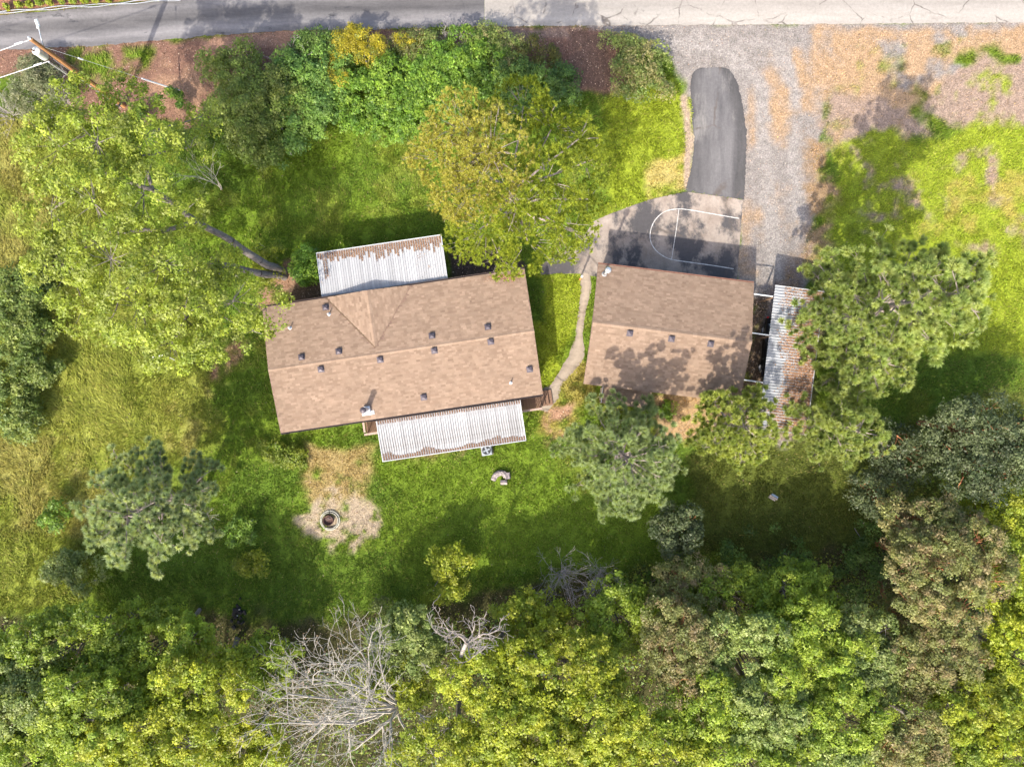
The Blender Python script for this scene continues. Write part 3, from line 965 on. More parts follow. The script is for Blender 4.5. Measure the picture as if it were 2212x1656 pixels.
def cover(name, root_parent_loc, rz, Lx, D, z_in, z_out, n, mat, label, cat, outward, rib=.035, rw=.045):
    """root at the inner edge middle, outward = +1 (+y) or -1 (-y)"""
    root = empty(name, root_parent_loc, rz, label, cat)
    w = Lx / n
    L = math.hypot(D, z_in - z_out)
    me = pan_mesh("roof_panel", w, L, rib, rw, mat)
    sl = math.atan2(z_out - z_in, D)
    for i in range(n):
        o = bpy.data.objects.new("roof_panel", me); COL.objects.link(o); o.parent = root
        x = -Lx / 2 + w * (i + .5)
        o.matrix_local = Matrix.Translation((x, 0, z_in)) @ Matrix.Rotation(0 if outward > 0 else math.pi, 4, 'Z') @ Matrix.Rotation(sl, 4, 'X')
    y1 = outward * D
    MB().box((0, y1 + outward * .03, z_out - .005), (Lx + .08, .05, .12)).build("gutter", M_EDGE, root)
    for s in (-1, 1):
        q = Matrix.Translation((s * (Lx / 2 + .022), y1 / 2, (z_in + z_out) / 2)) @ Matrix.Rotation(outward * sl if outward > 0 else -sl * outward * outward * -1, 4, 'X')
        MB().box((0, 0, 0), (.04, L, .10), M=Matrix.Translation((s * (Lx / 2 + .022), y1 / 2, (z_in + z_out) / 2)) @ Matrix.Rotation(sl * outward, 4, 'X')).build("edge_trim", M_EDGE, root)
    MB().box((0, y1 - outward * .25, z_out - .10), (Lx - .1, .09, .14)).build("beam", M_EDGE, root)
    for k in range(4):
        x = -Lx / 2 + .15 + (Lx - .3) * k / 3
        MB().box((x, y1 - outward * .25, (z_out - .17) / 2), (.09, .09, z_out - .17)).build("post", M_EDGE, root)
    return root, sl


# north cover
A = (W(685, 550, 2.52) + W(952, 506, 2.52)) / 2
lN = HINV @ A
LxN = (W(685, 550, 2.52) - W(952, 506, 2.52)).length
yN = HW / 2 - .18; DN = lN.y - yN
loc = house.matrix_basis @ Vector((lN.x, yN, 0))
ncover, slN = cover("patio_cover", (loc.x, loc.y, 0), hrot, LxN, DN, 2.74, 2.52, 52, M_COVN, "white ribbed metal patio cover north of the house, brown leaves along its edge", "patio cover", 1, .03, .035)
A = (W(828, 997, 2.48) + W(1135, 948, 2.48)) / 2
lS = HINV @ A
LxS = (W(828, 997, 2.48) - W(1135, 948, 2.48)).length
yS = -HW / 2 - .16; DS = -(lS.y - yS)
loc = house.matrix_basis @ Vector((lS.x, yS, 0))
scover, slS = cover("patio_cover", (loc.x, loc.y, 0), hrot, LxS, DS, 2.72, 2.48, 60, M_COVS, "streaked white ribbed metal patio cover over the deck on the south side of the house", "patio cover", -1, .045, .055)

# carport: ribs run across
P1 = W(1674, 617, 2.5); P2 = W(1648, 848, 2.5); P3 = W(1761, 835, 2.4)
crot = math.radians(-7.0)
CLEN = 9.7; CWID = 3.35
ux = Vector((math.cos(crot), math.sin(crot), 0)); uy = Vector((-math.sin(crot), math.cos(crot), 0))
inner_mid = P1 - uy * (CLEN / 2)
carport, slC = cover("carport", (inner_mid.x, inner_mid.y, 0), crot - math.pi / 2, CLEN, CWID, 2.55, 2.35, 50, M_COVC, "metal carport roof covered in pine needles between garage and tall pines", "carport", 1, .05, .07)
M_WOOD = simple("weathered_post", (.22, .14, .09), .85, 0, .3, 12)
M_STEELW = simple("white_beam", (.62, .66, .68), .45, .1, .05)
for q1, q2 in (((1622, 634), (1669, 640)), ((1619, 718), (1662, 724)), ((1606, 820), (1648, 826))):
    a_ = W(*q1, 2.42); b_ = W(*q2, 2.42)
    Minv = (Matrix.Translation(carport.location) @ Matrix.Rotation(carport.rotation_euler.z, 4, 'Z')).inverted()
    a_ = a_ - (b_ - a_) * .1
    MB().cyl(Minv @ a_, Minv @ b_, .045, .045, 8).build("tie_beam", M_STEELW, carport)
    pb = W(*q2, 2.42)
    MB().box(Minv @ Vector((pb.x - .02, pb.y - .08, 1.2)), (.10, .10, 2.40)).build("post", M_WOOD, carport)

# leaf litter lying in the pans and needles on the carport
def flakes(name, P, size, cols, rng, kind='stuff', label=None, cat=None, tilt=.35):
    n = len(P)
    th = rng.random(n) * 2 * math.pi
    sz = size * (.6 + .8 * rng.random(n))
    d = np.stack([np.cos(th), np.sin(th), rng.normal(0, tilt, n)], 1); d /= np.linalg.norm(d, axis=1)[:, None]
    s = np.stack([-np.sin(th), np.cos(th), rng.normal(0, tilt, n)], 1); s /= np.linalg.norm(s, axis=1)[:, None]
    d *= sz[:, None] * .5; s *= sz[:, None] * .32
    V = np.stack([P + d, P + s, P - d, P - s], 1).reshape(-1, 3)
    F = np.arange(4 * n).reshape(n, 4)
    c = cols[rng.integers(len(cols), size=n)] * (1 + rng.normal(0, .15, (n, 1)))
    o = link(name, mesh_np(name, V, F, np.repeat(np.clip(c, 0.01, 1), 4, 0)), M_FLAKE)
    if kind: o['kind'] = kind
    return tag(o, label, cat)


BROWN = np.array([(.20, .10, .055), (.28, .16, .09), (.13, .075, .045), (.36, .24, .15), (.09, .055, .04)])
rg = np.random.default_rng(31)
n = 15000
uu = rg.random(n); wN = LxN / 52
edge_len = .25 + .75 * fbm(uu * 30, uu * 0, 2.2, 3, 4) * (1.15 - .3 * np.abs(uu - .5))
pan_r = np.random.default_rng(3).random(53); edge_len = edge_len * (.45 + .95 * pan_r[np.floor(uu * 52).astype(int)]) * (1 + 1.2 * (uu < .09) * (pan_r[np.floor(uu * 52).astype(int)] > .4))
vv = rg.random(n) ** 1.1 * edge_len
extra = rg.random(n) < .12
v2 = rg.random(n) * DN
patch = fbm(uu * LxN, v2, .35, 3, 12) > .66
patch &= (uu > .78) | (uu < .09)
vv = np.where(extra & patch, DN - .1 - v2 * .97, vv)
okm = ~extra | patch
xs = (np.floor(uu * 52) + .08 + .66 * rg.random(n)) * wN - LxN / 2
ys = DN - .04 - vv
zs = 2.74 + (2.52 - 2.74) * ys / DN + .012 + .02 * rg.random(n)
Pl = np.stack([xs, ys, zs], 1)[okm]
Rn = np.array(Matrix.Translation(ncover.location) @ Matrix.Rotation(hrot, 4, 'Z'))
flakes("leaf_litter", Pl @ Rn[:3, :3].T + Rn[:3, 3], .05, BROWN, rg)
# south cover: debris at both ends of the pans
n = 12000
uu = rg.random(n); wS = LxS / 60
low = rg.random(n) < .68
el = .10 + .75 * fbm(uu * 30, uu * 0, 1.3, 3, 8) * sstep(.25, .7, fbm(uu * 12, uu * 0, 1.5, 2, 5))
vv = np.where(low, DS - rg.random(n) * el, .03 + rg.random(n) ** 1.5 * .22)
xs = (np.floor(uu * 60) + .30 + .62 * rg.random(n)) * wS - LxS / 2
Pl = np.stack([xs, -vv, 2.72 + (2.48 - 2.72) * vv / DS + .012 + .015 * rg.random(n)], 1)
Rn = np.array(Matrix.Translation(scover.location) @ Matrix.Rotation(hrot, 4, 'Z'))
flakes("leaf_litter", Pl @ Rn[:3, :3].T + Rn[:3, 3], .045, BROWN[[0, 2, 4, 1]], rg)
# carport needles: thicker to the far (east) side
NEED = np.array([(.30, .16, .085), (.38, .22, .12), (.22, .12, .07), (.16, .09, .06)])
n = 30000
uu = rg.random(n) * CLEN - CLEN / 2
t = rg.random(n)
den = sstep(.15, .75, t + (fbm(uu, t * 4, 1.2, 4, 3) - .5) * .8)
k_ = rg.random(n) < den
Pl = np.stack([uu, t * CWID, 2.55 - .20 * t + .02 + .04 * rg.random(n) * den], 1)[k_]
Rn = np.array(Matrix.Translation(carport.location) @ Matrix.Rotation(crot - math.pi / 2, 4, 'Z'))
flakes("pine_needle_litter", Pl @ Rn[:3, :3].T + Rn[:3, 3], .10, NEED, rg)

# ------------------------------------------------------------------ deck on the south side
M_DECK = simple("deck_board", (.17, .10, .065), .8, 0, .3, 9)
M_RAIL = simple("rail_wood", (.36, .26, .21), .8, 0, .2, 10)
dl = HINV @ W(786, 905, .9); dr = HINV @ W(1166, 850, .9)
dx0, dx1 = dl.x, dr.x
dy0 = -ww_ - .02; dy1 = (HINV @ W(789, 940, 1.5)).y
drx1 = dx1
loc = house.matrix_basis @ Vector(((dx0 + dx1) / 2, (dy0 + dy1) / 2, 0))
deck = empty("deck", (loc.x, loc.y, 0), hrot, "brown wooden deck with railing along the south wall of the house", "deck")
Ld = dx1 - dx0; Dd = dy0 - dy1
plm = MB().box((0, 0, 0), (Ld, .135, .035)).mesh("deck_board"); plm.materials.append(M_DECK)
nb = int(Dd / .145)
for i in range(nb):
    o = bpy.data.objects.new("deck_board", plm); COL.objects.link(o); o.parent = deck
    o.location = (0, -Dd / 2 + .07 + i * .145, .58)
MB().box((0, -Dd / 2 + .06, .46), (Ld - .02, .05, .19)).box((0, Dd / 2 - .06, .46), (Ld - .02, .05, .19)).build("joist", M_DECK, deck)
for x in np.linspace(-Ld / 2 + .1, Ld / 2 - .1, 6): MB().box((x, -Dd / 2 + .15, .18), (.1, .1, .36)).build("footing", M_DECK, deck)
MB().box((0, -Dd / 2 + .05, 1.52), (Ld, .14, .045)).build("handrail", M_RAIL, deck)
MB().box((-Ld / 2 + .06, .09, 1.524), (.14, Dd - .22, .045)).build("handrail", M_RAIL, deck)
rpm = MB().box((0, 0, 0), (.09, .09, .9)).mesh("rail_post"); rpm.materials.append(M_RAIL)
bm_ = MB().box((0, 0, 0), (.04, .04, .74)).mesh("baluster"); bm_.materials.append(M_RAIL)
for x in np.linspace(-Ld / 2 + .06, Ld / 2 - .06, 8):
    o = bpy.data.objects.new("rail_post", rpm); COL.objects.link(o); o.parent = deck; o.location = (x, -Dd / 2 + .05, 1.048)
for x in np.arange(-Ld / 2 + .2, Ld / 2 - .15, .15):
    o = bpy.data.objects.new("baluster", bm_); COL.objects.link(o); o.parent = deck; o.location = (x, -Dd / 2 + .05, 1.08)
for y in np.arange(-Dd / 2 + .2, Dd / 2 - .1, .15):
    o = bpy.data.objects.new("baluster", bm_); COL.objects.link(o); o.parent = deck; o.location = (-Ld / 2 + .06, y, 1.08)
for k in range(3):
    MB().box((Ld / 2 + .15 + .28 * k, 0, .46 - .17 * k), (.27, Dd - .3, .05)).build("step", M_DECK, deck)

# ------------------------------------------------------------------ car under the carport
M_CARPAINT = simple("black_car_paint", (.012, .014, .02), .25, .3, .1, 2, .6)
M_TYRE = simple("tyre_rubber", (.018, .018, .018), .85)
M_RIM = simple("alloy_rim", (.6, .61, .63), .3, .7, .08)
m, nt, p = nodes_mat("tail_lamp"); p.inputs['Base Color'].default_value = (.45, .02, .02, 1); p.inputs['Roughness'].default_value = .2; M_TAIL = m
w1 = W(1651.5, 712, .33); w2 = W(1645, 794, .33)
cmid = (w1 + w2) / 2; chead = math.atan2((w1 - w2).y, (w1 - w2).x) - math.pi / 2
cx_ = Vector((math.cos(chead), math.sin(chead), 0))
cpos = cmid + cx_ * .80
car = empty("car", (cpos.x, cpos.y, 0), chead + math.pi, "dark car with silver wheels parked under the carport roof", "car")
# car local: +y forward (south in the picture), x right
st = [(-2.25, .42, .80, .74), (-2.1, .30, .95, .84), (-1.4, .26, .98, .89), (0, .24, .97, .90), (1.2, .25, .92, .89), (1.9, .28, .80, .84), (2.2, .36, .66, .70)]
v_ = []; fcs = []
for (y, zb, zt, hw) in st:
    v_ += [(-hw * .92, y, zb), (-hw, y, zb + .15), (-hw, y, zt - .14), (-hw * .88, y, zt), (hw * .88, y, zt), (hw, y, zt - .14), (hw, y, zb + .15), (hw * .92, y, zb)]
for s in range(len(st) - 1):
    for i in range(8):
        j = (i + 1) % 8
        fcs.append((s * 8 + i, s * 8 + j, s * 8 + 8 + j, s * 8 + 8 + i))
fcs.append(tuple(range(8))); fcs.append(tuple(range(len(v_) - 1, len(v_) - 9, -1)))
MB().add(v_, fcs).build("body", M_CARPAINT, car)
cb = [(-1.75, .95, .78), (-1.15, 1.42, .64), (.25, 1.46, .64), (1.0, .95, .78)]
v_ = []; fcs = []
for y, z, hw in cb: v_ += [(-hw, y, z), (hw, y, z)]
v_ += [(-.78, .2, .95), (.78, .2, .95), (-.78, -1.15, .95), (.78, -1.15, .95)]
MB().add([(-.78, -1.75, .94), (.78, -1.75, .94), (-.62, -1.15, 1.40), (.62, -1.15, 1.40), (-.62, .2, 1.44), (.62, .2, 1.44), (-.78, 1.0, .93), (.78, 1.0, .93)],
         [(0, 1, 3, 2), (4, 5, 7, 6), (0, 2, 4, 6), (1, 7, 5, 3)]).build("window", M_GLASS, car)
MB().box((0, -.48, 1.45), (1.22, 1.4, .05), bev=.02).build("car_roof", M_CARPAINT, car)
wt = MB(); wt.lathe((0, 0, 0), [(.20, -.10), (.30, -.11), (.335, -.07), (.335, .07), (.30, .11), (.20, .10)], 24)
tm = wt.mesh("tyre", True); tm.materials.append(M_TYRE)
rm = MB().lathe((0, 0, 0), [(.001, .05), (.06, .06), (.07, .03)], 16)
rm.lathe((0, 0, 0), [(.20, .09), (.205, .02), (.17, .02)], 24)
for k in range(5):
    a = 2 * math.pi * k / 5
    rm.box((.12 * math.cos(a), .12 * math.sin(a), .04), (.19, .055, .03), rz=a)
rmm = rm.mesh("rim"); rmm.materials.append(M_RIM)
for sx in (-1, 1):
    for y in (-1.34, 1.34):
        wh = bpy.data.objects.new("wheel", tm); COL.objects.link(wh); wh.parent = car
        wh.location = (sx * .82, y, .335); wh.rotation_euler = (0, sx * math.pi / 2, 0)
        ri = bpy.data.objects.new("rim", rmm); COL.objects.link(ri); ri.parent = wh
for sx in (-1, 1):
    MB().box((sx * .70, -2.17, .74), (.26, .12, .14), bev=.03).build("tail_light", M_TAIL, car)
    MB().box((sx * .66, 2.08, .60), (.26, .14, .10), bev=.03).build("headlight", M_GLASS, car)
    MB().box((sx * .98, .72, .98), (.14, .09, .10), bev=.03).build("mirror", M_CARPAINT, car)

# ------------------------------------------------------------------ AC unit, fire pit, logs, post, small things
ac0 = W(1051, 972, .7)
ac = empty("air_conditioner", (ac0.x, ac0.y, 0), hrot, "pale blue-grey air conditioner unit beside the south patio cover", "air conditioner")
M_AC = simple("ac_grey", (.30, .34, .38), .5, .1, .06); M_DARK = simple("dark_grille", (.03, .032, .036), .6)
MB().box((0, 0, .04), (.85, .85, .08)).build("pad", M_PATH, ac)
MB().box((0, 0, .42), (.72, .72, .66), bev=.05).build("cabinet", M_AC, ac)
MB().lathe((0, 0, .752), [(.001, .0), (.30, .0)], 24).build("fan_opening", M_DARK, ac)
fb = MB()
for k in range(4):
    a = k * math.pi / 2 + .3
    fb.box((.13 * math.cos(a), .13 * math.sin(a), .766), (.22, .11, .008), rz=a)
fb.cyl((0, 0, .756), (0, 0, .785), .05)
fb.build("fan", M_AC, ac)
gr = MB()
for r in (.10, .18, .26, .31): gr.lathe((0, 0, .79), [(r, 0), (r + .008, .004), (r + .008, 0)], 24)
gr.build("grille", M_DARK, ac)

f0 = W(712.6, 1123.6, .1)
pit = empty("fire_pit", (f0.x, f0.y, 0), 0, "round fire pit of curved grey edging stones in the sandy patch", "fire pit")
M_STONE = simple("edging_stone", (.36, .35, .29), .9, 0, .25, 9)
M_RUST = simple("rusty_iron", (.10, .055, .045), .85, .2, .35, 14)


def arc_block(r0, r1, a0, a1, z0, z1, n=8):
    v = []; f = []
    for i in range(n + 1):
        a = a0 + (a1 - a0) * i / n
        for r, z in ((r0, z0), (r1, z0), (r1, z1 - .02), (r1 - .02, z1), (r0 + .02, z1), (r0, z1 - .02)):
            v.append((r * math.cos(a), r * math.sin(a), z))
    for i in range(n):
        for k in range(6):
            f.append((i * 6 + k, i * 6 + (k + 1) % 6, i * 6 + 6 + (k + 1) % 6, i * 6 + 6 + k))
    f.append(tuple(range(5, -1, -1))); f.append(tuple(range(n * 6, n * 6 + 6)))
    return MB().add(v, f)


for k in range(5):
    a0 = .35 + k * 2 * math.pi / 5
    arc_block(.63, .72, a0 + .03, a0 + 2 * math.pi / 5 - .03, -.02, .10).build("edging_stone", M_STONE, pit)
for k in range(5):
    a0 = .35 + k * 2 * math.pi / 5 + (.05 if k % 2 else -.02)
    arc_block(.54, .60, a0 + .02, a0 + 2 * math.pi / 5 - .05, .0, .17).build("edging_stone", M_STONE, pit)
ib = MB().lathe((-.10, .02, 0), [(.36, .0), (.37, .26), (.34, .26), (.33, .08), (.001, .06)], 24)
ib.build("iron_bowl", M_RUST, pit, True)
lm = MB()
for k, (a, b) in enumerate(((-.2, .2), (-.05, .24), (.04, .18), (-.12, .12))):
    lm.cyl((a - .1, b - .12, .10 + .03 * k), (a + .14, b + .04, .14 + .03 * k), .03, .025, 7)
lm.build("burnt_log", simple("charred_wood", (.14, .10, .09), .95, 0, .5, 16), pit)

# logs in a ring (old stump sections)
M_LOG = barkmat("old_log", (.17, .14, .13), (.36, .31, .30), 7)
lg0 = W(1081, 1032, .2)
k_ = CAM_H / FPX


def bent_log(name, pts, r, label, n=12):
    V = []; F = []
    pts = [Vector(p_) for p_ in pts]
    rg_ = np.random.default_rng(len(label))
    P = spl([tuple(p_) for p_ in pts], 12) if len(pts) > 2 else np.array([tuple(p_) for p_ in pts])
    for i, c_ in enumerate(P):
        d = Vector(P[min(i + 1, len(P) - 1)]) - Vector(P[max(i - 1, 0)])
        q = d.to_track_quat('Z', 'Y').to_matrix()
        for j in range(n):
            a = 2 * math.pi * j / n
            rr = r * (1 + .12 * rg_.normal())
            V.append(Vector(c_) + q @ Vector((rr * math.cos(a), rr * math.sin(a), 0)))
    m_ = len(P)
    for i in range(m_ - 1):
        for j in range(n): F.append((i * n + j, i * n + (j + 1) % n, i * n + n + (j + 1) % n, i * n + n + j))
    F.append(tuple(range(n - 1, -1, -1))); F.append(tuple(range((m_ - 1) * n, m_ * n)))
    b0 = Vector(P.mean(0)); b0.z = 0
    o = MB().add([v_ - b0 for v_ in V], F).build(name, M_LOG)
    o.location = b0
    return tag(o, label, "log")


def L2(sx, sy, z): # survey source pixel near the logs
    return tuple(W(sx * S, sy * S, z))


bent_log("log", [L2(1204, 1172, .17), L2(1210, 1160, .19), L2(1222, 1154, .20), L2(1231, 1156, .19), L2(1236, 1163, .18)], .19, "longest curved grey log of the ring on the lawn")
bent_log("log", [L2(1238, 1153, .19), L2(1240, 1168, .18)], .20, "short grey log at the right of the ring of logs")
bent_log("log", [L2(1222, 1177, .17), L2(1238, 1176, .18)], .16, "short grey log at the bottom of the ring of logs")
bent_log("log", [tuple(W(505, 595, .12)), tuple(W(516, 596, .12))], .11, "short dark log in the grass below the oak trunks")
for q, r, h, lb in (((636, 589), .30, .35, "wide dark tree stump beside the leafy bush at the north patio"), ((635, 577), .22, .4, "narrow dark tree stump behind the wide stump")):
    b0 = W(*q, .3)
    s_ = empty("tree_stump", (b0.x, b0.y, 0), 0, lb, "stump")
    MB().lathe((0, 0, 0), [(r * 1.2, -.03), (r * 1.02, .1), (r, h)], 14).build("bark", M_BARK, s_)
    MB().lathe((0, 0, h), [(r, -.002), (r * .6, .0), (.001, .0)], 14).build("cut_face", simple("stump_top", (.16, .13, .12), .9, 0, .4, 20), s_)

b0 = W(1252.5, 604, 0)
post = empty("bollard", (b0.x, b0.y, 0), 0, "short orange-topped post at the bend of the garden path", "post")
M_ORANGE = simple("orange_cap", (.65, .26, .10), .6)
MB().cyl((0, 0, 0), (0, 0, 1.35), .06, .06, 10).build("shaft", M_ORANGE, post)
MB().lathe((0, 0, 1.35), [(.085, 0), (.09, .28), (.07, .33), (.001, .35)], 12).build("cap", M_TRIM, post)

# small things on the lawn
b0 = W(1669, 1073, .05)
bd = empty("board_stack", (b0.x, b0.y, 0), math.radians(-30), "few short pale boards lying on the shaded lawn right of the pines", "boards")
M_PALE = simple("pale_board", (.45, .37, .30), .8); M_BLUE = simple("blue_grey_board", (.22, .30, .38), .6)
MB().box((0, -.13, .05), (.55, .11, .05)).build("board", M_PALE, bd)
MB().box((.06, 0, .07), (.62, .10, .05)).build("board", M_PALE, bd)
o = MB().box((.08, .14, .09), (.5, .13, .06)).build("board", M_BLUE, bd); o['label'] = "blue-grey board"
b0 = W(512, 1322, .1)
hp_ = empty("debris_heap", (b0.x, b0.y, 0), 0, "small black debris heap with white scraps on the shaded lawn by the lower left trees", "debris heap")
rg = np.random.default_rng(4)
M_CHAR = simple("char_black", (.012, .012, .014), .9); hm = MB()
for k in range(26):
    hm.box((rg.normal(0, .26), rg.normal(0, .40), .06 + .08 * rg.random()), (.14 + .2 * rg.random(), .1 + .16 * rg.random(), .12), rz=rg.random() * 3, bev=.03)
o = hm.build("charred_pile", M_CHAR, hp_); o['kind'] = 'stuff'
for dx, dy in ((.22, .25), (.08, -.18)): MB().box((dx, dy, .25), (.09, .06, .03), bev=.01).build("white_scrap", M_TRIM, hp_)
# white pipe leaning at the oak's edge
a_ = W(330, 771, .9); b_ = W(355, 766, 1.1)
wp = empty("pipe_stand", ((a_.x + b_.x) / 2, (a_.y + b_.y) / 2, 0), 0, "white pipe rail standing in the long grass at the lower edge of the oak", "pipe")
ctr = Vector(((a_.x + b_.x) / 2, (a_.y + b_.y) / 2, 0))
MB().cyl(a_ - ctr, b_ - ctr, .035, .035, 8).build("rail", M_TRIM, wp)
MB().cyl((b_ - ctr), (b_ - ctr) + Vector((.25, -.35, -1.1)), .03, .03, 8).build("leg", M_TRIM, wp)
MB().cyl((a_ - ctr), (a_ - ctr) + Vector((0, 0, -.9)), .03, .03, 8).build("leg", M_TRIM, wp)

# ------------------------------------------------------------------ utility pole, lines, guy wire
pb = W(268, 229, 0); PH = 9.7
pole = empty("utility_pole", (pb.x, pb.y, 0), 0, "tall wooden utility pole with transformer and street light beside the road", "utility pole")
M_POLE = barkmat("pole_wood", (.20, .09, .035), (.40, .20, .08), 4)
M_TRANS = simple("transformer_grey", (.62, .63, .60), .5, .1, .08)
MB().cyl((0, 0, -.1), (0, 0, PH), .17, .115, 14).build("shaft", M_POLE, pole)
tz = 7.9
t_ = MB().lathe((-.36, -.20, tz), [(.001, 0), (.22, .0), (.24, .06), (.24, .78), (.25, .80), (.22, .86), (.001, .90)], 20).build("transformer", M_TRANS, pole, True)
MB().cyl((-.42, -.24, tz + .88), (-.46, -.27, tz + 1.15), .05, .03, 10).build("bushing", M_RUST, t_)
MB().box((-.16, -.09, tz + .2), (.1, .2, .1), rz=.5).box((-.16, -.09, tz + .65), (.1, .2, .1), rz=.5).build("bracket", M_GALV, t_)
sl_ = MB().tube([(0, .1, 8.6), (.02, .5, 8.85), (.0, .95, 9.0)], .035, 8).build("lamp_arm", M_GALV, pole)
MB().box((-.08, 1.25, 9.02), (.20, .5, .12), rz=.35, bev=.04).build("lamp_head", M_TRANS, sl_)
MB().lathe((-.0, .98, 9.02), [(.08, 0), (.09, .09), (.001, .12)], 12).build("photocell", M_TRANS, sl_)
MB().tube([(-.22, -.12, 0), (-.20, -.12, 4.9), (-.30, -.35, 6.0), (-.34, -.36, 7.6)], .055, 10).build("conduit", M_GALV, pole)
MB().tube([(-.10, -.12, 4.9), (-.12, -.14, 7.5)], .02, 6).build("conduit", M_GALV, pole)
MB().lathe((0, 0, PH), [(.05, 0), (.07, .08), (.04, .12), (.06, .2), (.001, .26)], 12).build("insulator", M_WHITEMET, pole)
M_WIRE = simple("line_wire", (.55, .55, .56), .5, .2, .05)


def sag(a, b, d, n=14):
    a = Vector(a); b = Vector(b)
    return [a.lerp(b, i / n) - Vector((0, 0, d * 4 * (i / n) * (1 - i / n))) for i in range(n + 1)]


ptop = Vector((pb.x, pb.y, PH))
for (z0, q, zq, r, lb) in ((PH - .05, (-420, 240), 9.4, .028, "upper overhead wire running off the left edge from the pole top"),
                           (7.6, (-420, 270), 7.3, .03, "lower overhead wire running off the left edge from below the transformer")):
    s0 = Vector((pb.x - (.05 if z0 > 9 else .33), pb.y - (.0 if z0 > 9 else .3), z0))
    e0 = W(*q, zq)
    if z0 < 9: e0 = W(-420, 290, zq)
    root = empty("power_line", s0, 0, lb, "power line", "overhead wires on the left")
    MB().tube([v_ - s0 for v_ in sag(s0, e0, .25)], r * .75, 6).build("cable", M_WIRE, root)
    d = (e0 - s0).normalized()
    MB().cyl(d * .45, d * .95, .05, .05, 10).build("insulator", M_WHITEMET, root)
ga = W(389, 196, 0.05)
gt = Vector((pb.x, pb.y, 8.9))
guy = empty("guy_wire", (ga.x, ga.y, 0), 0, "thin guy wire from the pole with a white guard at its foot", "guy wire")
dgt = gt - Vector((ga.x, ga.y, 0))
MB().cyl((0, 0, 0), dgt, .012, .012, 6).build("cable", M_WIRE, guy)
dn = dgt.normalized()
MB().cyl(dn * .1, dn * 3.1, .05, .05, 8).build("guard", M_WHITEMET, guy)
MB().cyl(dn * 7.2, dn * 7.5, .05, .05, 8).build("insulator", M_WHITEMET, guy)
# hose lines by the vineyard
for off, lb in ((0, "grey drip hose nearest the road beside the vine row"), (-4, "grey drip hose nearest the young vines")):
    pts = spl([(-60, 33 + off), (60, 24 + off * .8), (150, 17 + off * 1.1), (230, 12 + off * .7), (300, 6 + off), (390, 0 + off * .8)], 50)
    o = MB().tube([W(a, b + 1.2 * math.sin(a * .07 + off), .12 + .03 * math.sin(a * .05)) for a, b in pts], .032, 6).build("drip_hose", simple("hose_grey", (.27, .29, .32), .5))
    tag(o, lb, "hose", "drip hoses by the vines")

# ------------------------------------------------------------------ vegetation generators
def unit(a): return a / (np.linalg.norm(a, axis=1)[:, None] + 1e-9)


def leaf_quads(P, Nn, L, Wd, rng):
    n = len(P)
    r = rng.normal(0, 1, (n, 3))
    d = unit(np.cross(Nn, r)); s = np.cross(Nn, d)
    sz = .55 + .95 * rng.random(n) ** 1.6
    L = (L * sz)[:, None]; Wd = (Wd * sz * (.8 + .4 * rng.random(n)))[:, None]
    V = np.stack([P + d * L * .55, P - d * L * .38 + s * Wd * .56, P - d * L * .38 - s * Wd * .56], 1).reshape(-1, 3)
    return V, np.arange(3 * n).reshape(n, 3)


def seg_tubes(segs, n=5):
    if len(segs) == 0: return np.zeros((0, 3)), np.zeros((0, 4), int)
    A = np.array([s[0] for s in segs], float); B = np.array([s[1] for s in segs], float)
    ra = np.array([s[2] for s in segs]); rb_ = np.array([s[3] for s in segs])
    d = unit(B - A)
    h = np.where(np.abs(d[:, 2:3]) > .9, np.array([[1., 0, 0]]), np.array([[0, 0, 1.]]))
    u = unit(np.cross(d, h)); v = np.cross(d, u)
    an = np.arange(n) * 2 * math.pi / n
    ca = np.cos(an)[None, :, None]; sa = np.sin(an)[None, :, None]
    ring = u[:, None] * ca + v[:, None] * sa
    V = np.concatenate([A[:, None] + ring * ra[:, None, None], B[:, None] + ring * rb_[:, None, None]], 1)
    k = len(segs)
    base = (np.arange(k) * 2 * n)[:, None]
    i = np.arange(n); j = (i + 1) % n
    F = np.stack([base + i, base + j, base + n + j, base + n + i], 2).reshape(-1, 4)
    return V.reshape(-1, 3), F


def limb(a, b, r0, r1, rng, wob=.12, n=4):
    a = np.array(a, float); b = np.array(b, float)
    L = np.linalg.norm(b - a)
    pts = [a + (b - a) * t + rng.normal(0, wob * L / n, 3) * (0 if t in (0, 1) else 1) for t in np.linspace(0, 1, n + 1)]
    return [(pts[i], pts[i + 1], r0 + (r1 - r0) * i / n, r0 + (r1 - r0) * (i + 1) / n) for i in range(n)]


def n3(P, sc, off):
    return .5 * (fbm(P[:, 0] + P[:, 2] * .7, P[:, 1] - P[:, 2] * .5, sc, 3, off) + fbm(P[:, 1] + 31 + P[:, 2], P[:, 2] + P[:, 0] * .6, sc, 3, off + 7))


